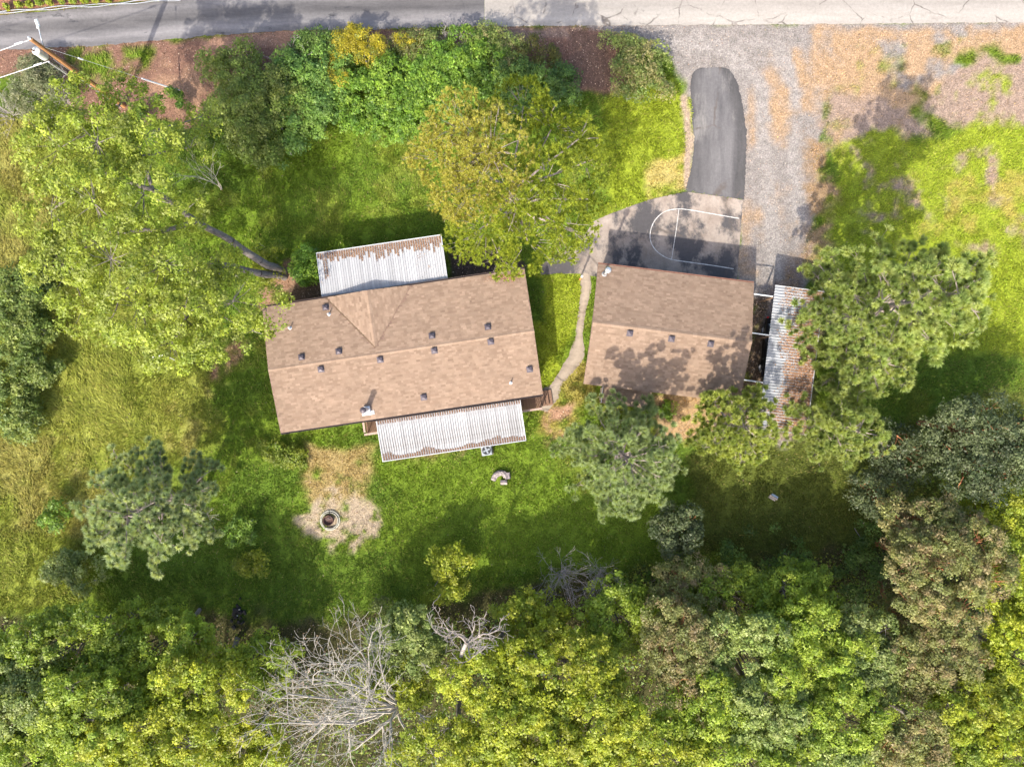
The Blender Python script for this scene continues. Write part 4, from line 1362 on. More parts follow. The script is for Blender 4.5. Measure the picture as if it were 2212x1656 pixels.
def broad_crown(lobes, dens, lsize, cols, rng, spread=.30, gap=.36, per=34, shell=.62, low=-.45):
    """lobes: (center, (rx,ry,rz)); dens leaves per m2 of lobe skin, gathered in small domed sprays"""
    per = per * 2
    allP = []; allN = []; allC = []; tips = []
    off = rng.random() * 90
    for c, r in lobes:
        c = np.array(c, float); r = np.array(r, float)
        area = 2 * math.pi * ((r[0] * r[1]) + (r[0] * r[2]) + (r[1] * r[2])) / 1.5
        ns = max(6, int(area * dens / per))
        rc0 = math.sqrt(area / ns / math.pi) * 1.08
        d = unit(rng.normal(0, 1, (ns * 3, 3)))
        d = d[d[:, 2] > low][:ns]
        rad = shell + (1.02 - shell) * rng.random(len(d)) ** .5
        lump = .78 + .46 * n3(c + d * r, 1.1, off)
        Pc = c + d * r * (rad * lump)[:, None]
        keep = n3(Pc, 1.0, off + 20) > gap
        Pc = Pc[keep]; d = d[keep]
        if len(Pc) == 0: continue
        tips.append(Pc[rng.random(len(Pc)) < .40])
        k = len(Pc)
        rc = rc0 * (.6 + .75 * rng.random(k))
        o = rng.normal(0, 1, (k, per, 3)) + d[:, None] * .6 + np.array((0, 0, .55))
        o = o / np.linalg.norm(o, axis=2)[:, :, None]
        rr = rc[:, None, None] * (.35 + .75 * rng.random((k, per, 1)) ** .6)
        P = Pc[:, None] + o * rr * np.array((1, 1, .72))
        Nn = o * .55 + np.array([0, 0, .55]) + rng.normal(0, .42, (k, per, 3))
        base = cols[rng.integers(len(cols), size=k)] * (1 + rng.normal(0, .13, (k, 1)))
        cc = base[:, None] * (1 + rng.normal(0, .15, (k, per, 1)))
        allP.append(P.reshape(-1, 3)); allN.append(unit(Nn.reshape(-1, 3))); allC.append(cc.reshape(-1, 3))
    P = np.vstack(allP); Nn = np.vstack(allN); Cc = np.clip(np.vstack(allC), .004, 1)
    V, F = leaf_quads(P, Nn, lsize, lsize * .72, rng)
    return V, F, np.repeat(Cc, 3, 0), np.vstack(tips)


def finish_tree(name, base, V, F, C_, segs_trunk, segs_br, leafm, barkm, label, cat, group=None, crown_name="crown", extra=None):
    base = np.array(base, float)
    root = empty(name, tuple(base), 0, label, cat, group)
    if segs_trunk:
        v, f = seg_tubes(segs_trunk, 8)
        link("trunk", mesh_np("trunk", v - base, f, smooth=True), barkm, root)
    if segs_br:
        v, f = seg_tubes(segs_br, 3 if V is not None else 4)
        o = link("branches", mesh_np("branches", v - base, f), barkm, root)
        if V is not None: o['kind'] = 'stuff'
    if V is not None:
        link(crown_name, mesh_np(crown_name, V - base, F, C_), leafm, root)
    return root


def auto_lobes(c, rx, ry, rz, rng, n=8):
    L = [(c, (rx * .74, ry * .74, rz))]
    for i in range(n):
        a = 2 * math.pi * (i + rng.random() * .7) / n
        f = .45 + .38 * rng.random()
        L.append(((c[0] + rx * f * math.cos(a), c[1] + ry * f * math.sin(a), c[2] + rz * (rng.random() * .75 - .25)),
                  (rx * (.26 + .2 * rng.random()), ry * (.26 + .2 * rng.random()), rz * (.42 + .25 * rng.random()))))
    return L


# foliage colours
OAK = np.array([(.150, .215, .030), (.125, .190, .028), (.175, .235, .040), (.105, .165, .026)]) * 1.2 * np.array((1.25, 1.18, .9)) * np.array((1.15, 1.12, 1))
OAKB = np.array([(.19, .235, .022), (.165, .215, .020), (.215, .25, .030), (.135, .19, .02)]) * 1.25 * np.array((1.28, 1.2, .9))      # yellow-green spring leaf * np.array((.90, .98, 1))
OAKP = np.array([(.165, .215, .070), (.14, .19, .055), (.19, .235, .09), (.115, .165, .05)]) * 1.2 * np.array((1.25, 1.2, 1.0))       # paler, cooler * np.array((1.12, 1.1, .9))
MAD = np.array([(.215, .230, .070), (.245, .225, .085), (.175, .200, .060), (.255, .205, .095), (.20, .225, .065)])
LIVE = np.array([(.055, .078, .038), (.07, .092, .045), (.045, .066, .033), (.085, .11, .055)]) * 1.15 * np.array((1.25, 1.2, 1.0))
BRAM = np.array([(.115, .205, .028), (.09, .175, .026), (.145, .235, .034), (.075, .15, .026)]) * 1.15 * np.array((1.25, 1.2, .9))
BRAMD = np.array([(.055, .105, .028), (.07, .125, .030), (.045, .09, .026), (.085, .14, .035)]) * 1.35 * np.array((1.25, 1.2, .9))
OLV = np.array([(.115, .125, .030), (.09, .11, .026), (.135, .14, .04), (.08, .10, .026)]) * 1.2 * np.array((1.25, 1.15, .9))
GREY = np.array([(.16, .175, .095), (.13, .155, .075), (.19, .195, .11), (.11, .13, .06)]) * 1.2
YEL = np.array([(.36, .32, .02), (.30, .27, .02), (.17, .20, .03), (.38, .33, .03)])
COY = np.array([(.14, .195, .05), (.11, .165, .045), (.17, .215, .07), (.20, .20, .09)]) * 1.15 * np.array((1.2, 1.12, 1))
T1C = np.array([(.175, .235, .032), (.15, .205, .028), (.20, .255, .045), (.125, .18, .026), (.165, .21, .05)]) * 1.2 * np.array((1.22, 1.14, .9))


def forest_tree(px, py, rx, ry, z, kind, label, seed, name="oak_tree", gap=.36, group=None, dens=150, lsize=.15, rzf=.68):
    rng = np.random.default_rng(seed)
    z = z * (.66 if z < 6.6 else .80)
    k = (CAM_H - z) / FPX
    c = W(px, py, z)
    rxm, rym = rx * k * 1.12, ry * k * 1.12
    rz = rzf * min(rxm, rym)
    pal, bark = {'oak': (OAK, M_BARK), 'bright': (OAKB, M_BARK), 'pale': (OAKP, M_BARK), 'madrone': (MAD, M_MADRONE), 'live': (LIVE, M_MADRONE)}[kind]
    if kind == 'madrone': lsize *= .8; dens *= 1.25
    pal = pal * (1 + rng.normal(0, .05))
    lob = auto_lobes(tuple(c), rxm, rym, rz, rng, 9)
    V, F, C_, tips = broad_crown(lob, dens, lsize, pal, rng, .27, gap)
    base = np.array((c.x + rng.normal(0, .5), c.y + .5 + rng.normal(0, .4), 0))
    zb = max(1.2, c.z - rz * 1.1)
    tr = limb(base, (c.x, c.y, zb), .045 * z * .5 + .05, .11, rng, .10, 4)
    br = []
    for lc, lr in lob:
        br += limb((c.x, c.y, zb - .2), np.array(lc) + np.array((0, 0, lr[2] * .3)), .09, .035, rng, .10, 4)
    for t in tips[rng.random(len(tips)) < .5]:
        lc = min(lob, key=lambda q: np.linalg.norm(np.array(q[0]) - t))[0]
        br += limb(np.array(lc) + rng.normal(0, .2, 3), t + np.array((0, 0, .06)), .03, .010, rng, .10, 2)
    return finish_tree(name, base, V, F, C_, tr, br, M_LEAF, bark, label, "tree", group)


# ------------------------------------------------------------------ the big oak on the left
rng = np.random.default_rng(101)
oak_l = [(165, 235, 9.5, 75), (270, 215, 8.5, 50), (130, 320, 10.5, 85), (210, 310, 11.5, 85), (310, 295, 10.5, 80), (410, 320, 8.5, 50), (110, 455, 10.5, 70),
         (205, 440, 12.0, 95), (310, 420, 11.5, 75), (140, 575, 10.0, 85), (240, 560, 11.5, 90), (350, 570, 10.5, 70), (300, 660, 10.0, 95), (400, 660, 9.5, 95),
         (500, 655, 8.0, 75), (575, 665, 6.5, 50), (545, 715, 6.5, 40), (370, 740, 8.5, 70), (445, 735, 8.0, 60), (240, 690, 8.8, 55), (400, 455, 9.5, 45), (470, 560, 7.5, 45), (440, 250, 7.5, 35), (180, 660, 9, 60)]
lob = []
for px, py, z, r in oak_l:
    k = (CAM_H - z) / FPX
    r *= .94
    lob.append((tuple(W(px, py, z)), (r * k, r * k, r * k * .62)))
V, F, C_, tips = broad_crown(lob, 112, .15, T1C, rng, .28, .44, 30, .6)
base = np.array(W(618, 592, 0))
# two boles, as the photograph shows them
b1 = [base + (-.1, .15, 0), np.array(W(560, 562, 3.2)), np.array(W(500, 520, 5.5)), np.array(W(425, 478, 7.2)), np.array(W(330, 410, 9.5)), np.array(W(230, 380, 10.8))]
b2 = [base + (-.1, -.2, 0), np.array(W(560, 590, 2.6)), np.array(W(480, 572, 5.0)), np.array(W(380, 590, 7.5)), np.array(W(290, 590, 9.2))]
b3 = [np.array(W(480, 572, 5.0)), np.array(W(450, 640, 6.6)), np.array(W(400, 690, 7.8))]
b4 = [np.array(W(425, 478, 7.2)), np.array(W(350, 500, 8.6)), np.array(W(230, 500, 10.2)), np.array(W(150, 560, 9.6))]
b5 = [np.array(W(330, 410, 9.5)), np.array(W(290, 300, 9.6)), np.array(W(200, 240, 9.2))]
tr = []
for b, r0, r1 in ((b1, .30, .10), (b2, .28, .10), (b3, .14, .06), (b4, .16, .06), (b5, .12, .05)):
    for i in range(len(b) - 1):
        tr += limb(b[i], b[i + 1], r0 + (r1 - r0) * i / (len(b) - 1), r0 + (r1 - r0) * (i + 1) / (len(b) - 1), rng, .05, 3)
nodes = np.array([s[1] for s in tr if s[1][2] > 4.5])
br = []
for lc, lr in lob:
    a_ = nodes[np.argmin(np.linalg.norm(nodes - np.array(lc), axis=1))]
    br += limb(a_, np.array(lc), .07, .03, rng, .09, 4)
for t_ in tips[rng.random(len(tips)) < .5]:
    lc = min(lob, key=lambda q: np.linalg.norm(np.array(q[0]) - t_))[0]
    br += limb(np.array(lc), t_ + np.array((0, 0, .08)), .028, .008, rng, .1, 2)
finish_tree("oak_tree", base, V, F, C_, tr, br, M_LEAF, M_BARK, "huge spreading light green oak with two grey trunks left of the house", "tree")

# ------------------------------------------------------------------ conifers
def needle_tufts(P, A, Ln, n_per, cols, rng, w=.026, cone=1.0, tipcol=None):
    """radial needle pom-poms: centres P, axes A"""
    k = len(P)
    d = rng.normal(0, 1, (k, n_per, 3))
    d = d / np.linalg.norm(d, axis=2)[:, :, None]
    d = d + A[:, None] * cone
    d = d / np.linalg.norm(d, axis=2)[:, :, None]
    L = Ln * (.75 + .4 * rng.random((k, n_per, 1))) * (.8 + .4 * rng.random((k, 1, 1)))
    st = P[:, None] + d * L * .12
    en = P[:, None] + d * L
    side = np.cross(d, rng.normal(0, 1, (k, n_per, 3)))
    side = side / (np.linalg.norm(side, axis=2)[:, :, None] + 1e-9) * w
    V = np.stack([st - side, st + side, en], 2).reshape(-1, 3)
    F = np.arange(len(V)).reshape(-1, 3)
    base = cols[rng.integers(len(cols), size=k)] * (1 + rng.normal(0, .10, (k, 1)))
    c = base[:, None] * (1 + rng.normal(0, .12, (k, n_per, 1)))
    return V, F, np.repeat(np.clip(c.reshape(-1, 3), .004, 1), 3, 0)


def pine(px, py, H, R, z0, cols, label, seed, tuft=.30, nper=130, dens=1.0, name="pine_tree", lean=(0, 0), squash=(1, 1), bud=True, whorl=.75, top_r=.25):
    rng = np.random.default_rng(seed)
    base = np.array(W(px, py, 0))
    top = base + np.array((lean[0], lean[1], H))
    tr = limb(base, top, .016 * H + .05, .035, rng, .02, 8)
    br = []; P = []; A = []
    z = z0
    while z < H - .25:
        t = (z - z0) / (H - z0)
        prof = (1 - t) ** .75 * (1 - top_r) + top_r
        if t < .15: prof *= .75 + t * 1.6
        nb = int(rng.integers(4, 7))
        a0 = rng.random() * 6.28
        for i in range(nb):
            a = a0 + 2 * math.pi * i / nb + rng.normal(0, .2)
            Lb = R * prof * (.7 + .45 * rng.random())
            st = base + (top - base) * (z / H)
            rise = (.10 + .55 * t) * Lb + rng.normal(0, .15)
            en = st + np.array((math.cos(a) * Lb * squash[0], math.sin(a) * Lb * squash[1], rise))
            sg = limb(st, en, .028 + .010 * Lb, .014, rng, .07, 5)
            br += sg
            # side shoots with a tuft at each end, denser towards the tip
            for q in range(int(Lb * 5.2 * dens)):
                u = .25 + .78 * rng.random() ** .8
                j = min(4, int(u * 5)); f = min(1, u * 5 - j)
                p0 = sg[j][0] * (1 - f) + sg[j][1] * f
                sd = rng.normal(0, 1, 3); sd[2] = abs(sd[2]) * .5
                dd = (en - st) / np.linalg.norm(en - st) * .5 + sd / np.linalg.norm(sd)
                dd /= np.linalg.norm(dd)
                ls = (.25 + .55 * rng.random()) * min(1, Lb * .5)
                p1 = p0 + dd * ls
                br += [(p0, p1, .014, .009)]
                ax = dd * .6 + np.array((0, 0, .6))
                P.append(p1); A.append(ax / np.linalg.norm(ax))
            ax = (en - st) / np.linalg.norm(en - st) + np.array((0, 0, .5))
            P.append(en); A.append(ax / np.linalg.norm(ax))
        z += whorl * (.75 + .5 * rng.random())
    P.append(top); A.append(np.array((0, 0, 1.)))
    P = np.array(P); A = np.array(A)
    V, F, C_ = needle_tufts(P, A, tuft, nper, cols, rng)
    if bud:
        n = len(P)
        bp = P + A * .02
        v2, f2, c2 = needle_tufts(bp, A, .09, 5, np.array([(.40, .20, .10), (.34, .15, .09)]), rng, .013, 2.5)
        F = np.vstack([F, f2 + len(V)]); V = np.vstack([V, v2]); C_ = np.vstack([C_, c2])
    return finish_tree(name, base, V, F, C_, tr, br, M_NEEDLE, M_PINEBARK, label, "tree", "pines", "needles")


PINE_G = np.array([(.155, .195, .075), (.13, .175, .065), (.18, .215, .09), (.11, .155, .06)]) * 1.3 * np.array((1.45, 1.3, 1.05)) * np.array((1.22, 1.2, 1.25)) * np.array((.86, .97, 1.12))
PINE_Y = np.array([(.21, .225, .05), (.185, .205, .045), (.24, .25, .065), (.155, .18, .04)]) * 1.3 * np.array((1.3, 1.22, 1)) * np.array((1.08, 1.12, 1.2)) * np.array((.86, .97, 1.12))
PINE_B = np.array([(.14, .185, .095), (.165, .21, .115), (.115, .16, .08), (.185, .225, .125)]) * 1.3 * np.array((1.45, 1.32, 1.1)) * np.array((1.3, 1.22, 1.2)) * np.array((.86, .97, 1.12))
pine(1768, 694, 16.0, 4.5, 2.8, PINE_Y * .55 + PINE_G * .5, "tallest pine, right of the carport with branches reaching far over the lawn", 201, .34, 120, .95, squash=(1, 1))
pine(1736, 914, 8.4, 2.8, 2.3, PINE_Y * .6 + PINE_G * .4, "bushy pine at the lower end of the carport roof", 202, .30, 120, 1.1)
pine(1536, 912, 8.5, 3.15, 2.6, PINE_Y, "yellow-green pine between the blue-green pine and the carport", 203, .28, 120, 1.2)
pine(1318, 965, 8.8, 4.4, 2.5, PINE_G * .5 + PINE_B * .5, "blue-green pine with orange buds just below the garage", 204, .32, 135, 1.05)
pine(446, 1054, 11.0, 4.3, 4.0, PINE_B, "pale blue-green pine alone in the lower left meadow", 205, .33, 127, 1.0)
pine(1782, 790, 9.0, 3.0, 2.4, PINE_Y * .6 + PINE_G * .4, "middle pine leaning over the carport's needle-strewn edge", 206, .31, 120, 1.05)

# big yellow-green conifer north of the house
rng = np.random.default_rng(301)
CON = np.array([(.27, .305, .032), (.235, .275, .028), (.31, .335, .042), (.19, .235, .03)]) * np.array((1.22, 1.15, 1)) * np.array((.86, .97, 1))
CONY = np.array([(.36, .345, .06), (.40, .37, .08), (.30, .30, .05), (.33, .30, .075)]) * np.array((1.3, 1.2, 1.1)) * np.array((.83, .93, 1))
con_l = [(1010, 285, 11.5, 85, 1), (960, 345, 9.5, 70, 1), (1060, 330, 12.5, 85, 1), (1030, 400, 11, 80, 1), (985, 420, 8.5, 55, 1), (1050, 490, 9, 75, 0), (1075, 555, 6.5, 45, 0), (1140, 520, 9.5, 75, 0),
         (1200, 480, 9.5, 80, 0), (1180, 390, 11, 70, 0), (1250, 300, 9.5, 42, 0), (1265, 350, 8.5, 40, 0), (1130, 230, 8.0, 60, 0), (1190, 280, 8.5, 55, 0), (1270, 430, 7.0, 40, 0), (1240, 500, 6.5, 45, 0), (1120, 440, 11.5, 70, 0), (1000, 520, 6, 35, 0)]
base = np.array(W(1112, 492, 0))
tr = limb(base, np.array(W(1105, 370, 11.2)), .32, .09, rng, .04, 7)
tn = np.array([s[1] for s in tr])
Vs = []; Fs = []; Cs = []; br = []; b = 0
for px, py, z, r, yel in con_l:
    k = (CAM_H - z) / FPX
    c = np.array(W(px, py, z)); R = np.array((r * k, r * k, r * k * .8))
    br += limb(tn[np.argmin(np.abs(tn[:, 2] - (c[2] - R[0] * 1.1)))], c, .10, .04, rng, .07, 4)
    ns = int(150 * (r * k) ** 2 * 1.25)
    d = unit(rng.normal(0, 1, (ns * 2, 3))); d = d[d[:, 2] > -.35][:ns]
    lump = .78 + .5 * n3(c + d * R, .7, 50 + px * .01)
    P = c + d * R * (lump * (.62 + .40 * rng.random(len(d)) ** .6))[:, None]
    kp = n3(P, .8, 12) > .37
    P = P[kp][::9]; d = d[kp][::9]
    o_ = rng.normal(0, 1, (len(P), 10, 3)) + d[:, None] * .6 + np.array((0, 0, .5))
    o_ = o_ / np.linalg.norm(o_, axis=2)[:, :, None] * (.16 + .24 * rng.random((len(P), 10, 1))) * (.7 + .7 * rng.random((len(P), 1, 1)))
    P = (P[:, None] + o_).reshape(-1, 3); d = unit((d[:, None] * .5 + o_ * 2).reshape(-1, 3))
    A = unit(d * .7 + np.array((0, 0, .5)) + rng.normal(0, .25, d.shape))
    v, f, cc = needle_tufts(P, A, .19, 18, CONY if yel else CON, rng, .020, 1.3)
    Vs.append(v); Fs.append(f + b); Cs.append(cc); b += len(v)
    for t_, dd in zip(P[::34], d[::34]):
        br += limb(c + (t_ - c) * .35, t_ + dd * .10, .022, .008, rng, .12, 2)
    if yel:
        for t_, dd in zip(P[4::22], d[4::22]):
            br += limb(t_ - dd * .3, t_ + dd * .22 + rng.normal(0, .12, 3), .014, .006, rng, .2, 2)
finish_tree("conifer_tree", base, np.vstack(Vs), np.vstack(Fs), np.vstack(Cs), tr, br, M_NEEDLE, M_PINEBARK, "large rounded yellow-green conifer overhanging the north-east corner of the house", "tree", None, "needles")

# ------------------------------------------------------------------ woodland along the bottom and right
FT = [  # px, py, rx, ry, z, kind, label
    (140, 1400, 125, 95, 7.0, 'oak', "topmost broad oak at the far lower left of the wood"),
    (40, 1500, 110, 100, 8.0, 'pale', "pale green oak cut by the left edge near the bottom"),
    (195, 1545, 115, 95, 9.0, 'oak', "mid green oak in the lower left corner, right of the pale oak"),
    (360, 1390, 110, 85, 6.5, 'oak', "dark gapped oak at the upper edge of the wood, left of the bare lawn heap"),
    (430, 1490, 110, 90, 8.0, 'bright', "bright oak just left of the big bare grey tree"),
    (330, 1600, 110, 80, 9.0, 'bright', "round oak on the bottom edge, third from the lower left corner"),
    (90, 1640, 110, 60, 9.0, 'oak', "oak cut by the bottom edge in the lower left corner"),
    (570, 1430, 70, 60, 4.5, 'oak', "small low oak at the upper left of the bare grey tree"),
    (520, 1620, 85, 60, 6.5, 'bright', "yellow-green bush-like oak on the bottom edge, left of the bare grey tree"),
    (880, 1385, 75, 75, 6.0, 'pale', "pale open oak between the two bare trees"),
    (860, 1475, 75, 50, 6.5, 'bright', "small bright oak overlapping the right side of the bare grey tree"),
    (968, 1240, 42, 58, 3.5, 'bright', "slender sparse young oak standing forward on the lawn edge"),
    (1150, 1345, 75, 65, 6.0, 'bright', "bright oak below the left grey dead shrub"),
    (1055, 1455, 90, 75, 7.5, 'bright', "yellow-green oak under the twisted bare snag"),
    (1200, 1450, 120, 95, 8.0, 'bright', "largest bright yellow-green oak in the lower centre"),
    (1330, 1330, 75, 80, 6.0, 'oak', "green oak below the right grey dead shrub"),
    (1290, 1560, 120, 85, 9.0, 'bright', "rounded yellow-green oak right of bottom centre"),
    (1130, 1570, 100, 75, 9.0, 'bright', "yellow-green oak just left of bottom centre line, second row"),
    (980, 1625, 110, 60, 8.5, 'bright', "most yellow oak on the bottom edge, right of the bare grey tree"),
    (1210, 1650, 120, 50, 9.5, 'bright', "bright oak cut by the bottom edge at the centre"),
    (1590, 1300, 100, 75, 5.5, 'oak', "cool green oak at the upper edge of the wood right of the front madrone"),
    (1720, 1290, 85, 75, 6.0, 'oak', "light green oak at the upper edge of the wood, below the pale boards"),
    (1610, 1420, 95, 80, 7.5, 'pale', "pale oak right of the brownish middle madrone"),
    (1750, 1410, 105, 90, 8.0, 'oak', "green oak in the middle of the right-hand wood"),
    (1860, 1420, 75, 90, 7.5, 'pale', "pale green oak left of the brown gap among the right trees"),
    (1520, 1540, 95, 75, 8.5, 'oak', "green oak below the middle madrone"),
    (1660, 1540, 105, 80, 9.0, 'pale', "pale oak in the second row up from the bottom, right of centre"),
    (1810, 1555, 95, 80, 9.0, 'oak', "oak near the bottom edge left of the lowest madrone"),
    (1430, 1640, 110, 55, 9.5, 'bright', "yellowish oak cut by the bottom edge right of centre"),
    (1620, 1645, 100, 50, 9.5, 'oak', "green oak cut by the bottom edge between centre and the right corner"),
    (1790, 1650, 90, 50, 9.5, 'pale', "pale oak cut by the bottom edge left of the lowest madrone"),
    (2160, 1130, 75, 90, 6.5, 'bright', "brightest yellow-green oak at the right edge, beside the big madrone"),
    (2180, 1280, 60, 90, 7.5, 'bright', "yellow-green oak on the right edge below the brightest one"),
    (2190, 1420, 60, 70, 8.0, 'bright', "bright oak cut by the right edge, third up from the bottom corner"),
    (2110, 1520, 105, 85, 8.5, 'bright', "large yellow-green oak near the lower right corner"),
    (2190, 1630, 80, 60, 9.0, 'bright', "oak filling the lower right corner of the picture"),
    (2060, 1640, 70, 50, 9.0, 'oak', "green oak on the bottom edge near the right corner"),
]
for i, (px, py, rx, ry, z, kd, lb) in enumerate(FT):
    forest_tree(px, py, rx, ry, z, kd, lb, 400 + i, gap=.40 if py > 1350 else .42, group="oaks of the wood")
MT = [
    (1480, 1270, 85, 60, 5.5, 'madrone', "front madrone at the upper edge of the wood, below the small grey-green tree"),
    (1470, 1400, 85, 95, 7.5, 'madrone', "brownish middle madrone right of bottom centre"),
    (2000, 1130, 95, 60, 7.0, 'madrone', "upper pinkish madrone right of the dark evergreens"),
    (2030, 1230, 120, 95, 8.5, 'madrone', "biggest brownish madrone at the right side"),
    (2010, 1420, 85, 80, 8.0, 'madrone', "olive-brown madrone among the right-hand oaks"),
    (1950, 1600, 75, 75, 9.0, 'madrone', "lowest madrone near the bottom edge"),
    (1950, 1330, 60, 60, 6.0, 'madrone', "small shaded madrone below the biggest madrone"),
]
for i, (px, py, rx, ry, z, kd, lb) in enumerate(MT):
    forest_tree(px, py, rx, ry, z, kd, lb, 500 + i, "madrone_tree", gap=.40, group="madrones")
LT = [
    (2090, 930, 95, 60, 7.0, "widest dark evergreen at the right below the bright lawn"),
    (1960, 975, 70, 55, 6.0, "dark evergreen just right of the pines"),
    (2110, 1015, 90, 50, 7.0, "lower dark evergreen at the right, above the madrones"),
    (1895, 1060, 55, 50, 4.5, "shaded dark evergreen left of the madrones"),
    (2200, 960, 50, 70, 7.0, "dark evergreen cut by the right edge"),
]
for i, (px, py, rx, ry, z, lb) in enumerate(LT):
    forest_tree(px, py, rx, ry, z, 'live', lb, 540 + i, "evergreen_tree", gap=.36, group="dark evergreens", dens=85)
o = forest_tree(1463, 1142, 44, 46, 3.6, 'live', "small rounded grey-green tree alone on the lawn below the pines", 560, "evergreen_tree", gap=.28, rzf=.9)

# ------------------------------------------------------------------ bare trees and twiggy shrubs
def grow(a, d, L, r, depth, rng, segs, wob=.22, kids=3, upb=.05, nseg=5, shrink=.62, rmin=.006, spread=.9):
    a = np.array(a, float); d = np.array(d, float) / np.linalg.norm(d)
    step = L / nseg
    for i in range(nseg):
        d = d + rng.normal(0, wob, 3) + np.array((0, 0, upb)); d /= np.linalg.norm(d)
        b = a + d * step
        r1 = max(rmin, r * (1 - .55 * (i + 1) / nseg)); r0 = max(rmin, r * (1 - .55 * i / nseg))
        segs.append((a, b, r0, r1))
        if depth > 0 and i >= 1:
            for _ in range(int(rng.integers(1, kids + 1))):
                s = rng.normal(0, 1, 3); s -= s.dot(d) * d; s /= np.linalg.norm(s)
                nd = d * (1 - .35 * rng.random()) + s * spread * (.5 + .6 * rng.random())
                grow(b, nd, L * shrink * (.6 + .6 * rng.random()), r1 * .6, depth - 1, rng, segs, wob, kids, upb, max(3, nseg - 1), shrink, rmin, spread)
        a = b


rng = np.random.default_rng(601)
base = np.array(W(885, 1470, 0))
fork = np.array(W(862, 1528, 4.6))
segs_t = limb(base, fork, .26, .20, rng, .05, 4)
sg = []
for q, zq, r in (((575, 1580), 6.2, .08), ((620, 1450), 6.4, .09), ((690, 1400), 6.6, .09), ((760, 1400), 6.6, .09), ((660, 1430), 6.9, .07), ((590, 1560), 6.6, .07), ((720, 1560), 7.9, .08), ((665, 1540), 7.2, .08), ((800, 1500), 7.3, .06), ((815, 1410), 6.2, .07), ((605, 1520), 6.4, .09), ((700, 1480), 7.4, .09), ((640, 1630), 6.8, .09), ((750, 1640), 7.0, .09), ((830, 1630), 7.0, .08), ((770, 1540), 7.8, .08), ((930, 1560), 6.5, .08), ((900, 1620), 7.0, .08)):
    e = np.array(W(*q, zq))
    st = fork + rng.normal(0, .15, 3)
    d = e - st
    grow(st, d, np.linalg.norm(d) * (.85 + .25 * rng.random()), r * 1.15, 3, rng, sg, .21, 2, .0, 5, .50, .010, .95)
rt = finish_tree("bare_tree", base, None, None, None, segs_t, sg, None, M_DEAD, "large leafless grey tree fanning out at the bottom, left of centre", "tree")
tp = np.array([s[1] for s in sg]); tp = tp[(tp[:, 0] < np.quantile(tp[:, 0], .4))]
tp = tp[rng.random(len(tp)) < .16]
fl_ = np.repeat(tp, 2, 0) + rng.normal(0, .07, (len(tp) * 2, 3))
V, F = leaf_quads(fl_, unit(rng.normal(0, 1, fl_.shape) + (0, 0, .6)), .08, .06, rng)
cc = np.array([(.38, .26, .19), (.30, .20, .14), (.44, .32, .24)])[rng.integers(3, size=len(fl_))]
link("dry_leaves", mesh_np("dry_leaves", V - base, F, np.repeat(cc, 3, 0)), M_LEAF, rt)

rng = np.random.default_rng(611)
base = np.array(W(1000, 1395, 0))
f1 = np.array(W(990, 1440, 5.5)); f2 = np.array(W(1008, 1388, 7.5))
segs_t = limb(base, f1, .22, .18, rng, .05, 3) + limb(f1, f2, .17, .12, rng, .08, 3)
sg = []
for st, q, zq, r in ((f2, (915, 1322), 8.3, .08), (f2, (980, 1295), 9.0, .09), (f2, (1020, 1290), 9.2, .09), (f2, (1068, 1350), 8.5, .09), (f2, (1060, 1390), 7.8, .06), (f1, (930, 1430), 6.3, .10), (f1, (1050, 1440), 6.0, .05), (f1, (950, 1475), 5.6, .07), (f1, (985, 1500), 5.3, .07), (f2, (1050, 1320), 8.9, .06)):
    d = np.array(W(*q, zq)) - st
    grow(st, d, np.linalg.norm(d), r * .8, 2, rng, sg, .25, 2, .0, 6, .42, .011, .95)
finish_tree("bare_tree", base, None, None, None, segs_t, sg, None, barkmat("snag_bark", (.14, .115, .10), (.40, .355, .32), 5), "twisted leafless snag with crooked grey limbs near bottom centre", "tree")


def twig_shrub(px, py, r, h, label, seed, mat=None, n=26, name="dead_shrub", depth=2, cat="shrub", r0=.02):
    rng = np.random.default_rng(seed)
    b = np.array(W(px, py, 0)); sg = []
    for i in range(n):
        a = rng.random() * 6.28; f = rng.random() ** .6
        d = np.array((math.cos(a) * f * r, math.sin(a) * f * r, h * (.55 + .5 * rng.random())))
        grow(b + (math.cos(a) * .12 * r, math.sin(a) * .12 * r, 0), d, np.linalg.norm(d), r0, depth, rng, sg, .13, 2, .0, 4, .45, .006, .6)
    root = empty(name, tuple(b), 0, label, cat)
    v, f = seg_tubes(sg, 3)
    link("twigs", mesh_np("twigs", v - b, f), mat or M_TWIG, root)
    return root


twig_shrub(1212, 1240, 1.5, 3.0, "left grey leafless shrub at the upper edge of the wood", 621, n=26)
twig_shrub(1298, 1235, 1.3, 3.2, "right grey leafless shrub at the upper edge of the wood", 622, n=22)
twig_shrub(1405, 1320, 1.1, 3.0, "reddish bare shrub left of the middle madrone", 623, barkmat("red_twig", (.16, .09, .07), (.34, .22, .19), 5), n=18)
twig_shrub(24, 250, 1.4, 1.4, "grey twiggy dead shrub at the left edge below the road", 624, n=26)
twig_shrub(140, 215, 1.2, 1.3, "grey dead brush right of the grey-green bush near the pole", 625, n=24)
twig_shrub(120, 262, 1.0, .9, "low grey dead brush between the grey-green bush and the oak", 626, n=18)
twig_shrub(645, 150, 1.2, 1.5, "grey bare twigs left of the yellow broom", 627, n=20)
twig_shrub(985, 118, 1.2, 1.3, "grey bare twigs among the upper hedge, right of the yellow broom", 628, n=20)
twig_shrub(478, 408, .6, 4.0, "thin bare sapling beside the right edge of the big oak", 629, M_DEAD, n=4, name="bare_sapling", depth=2, cat="tree", r0=.04)
twig_shrub(430, 1105, .9, 3.0, "faint bare twigs at the right side of the lone meadow pine", 630, n=6, depth=2)

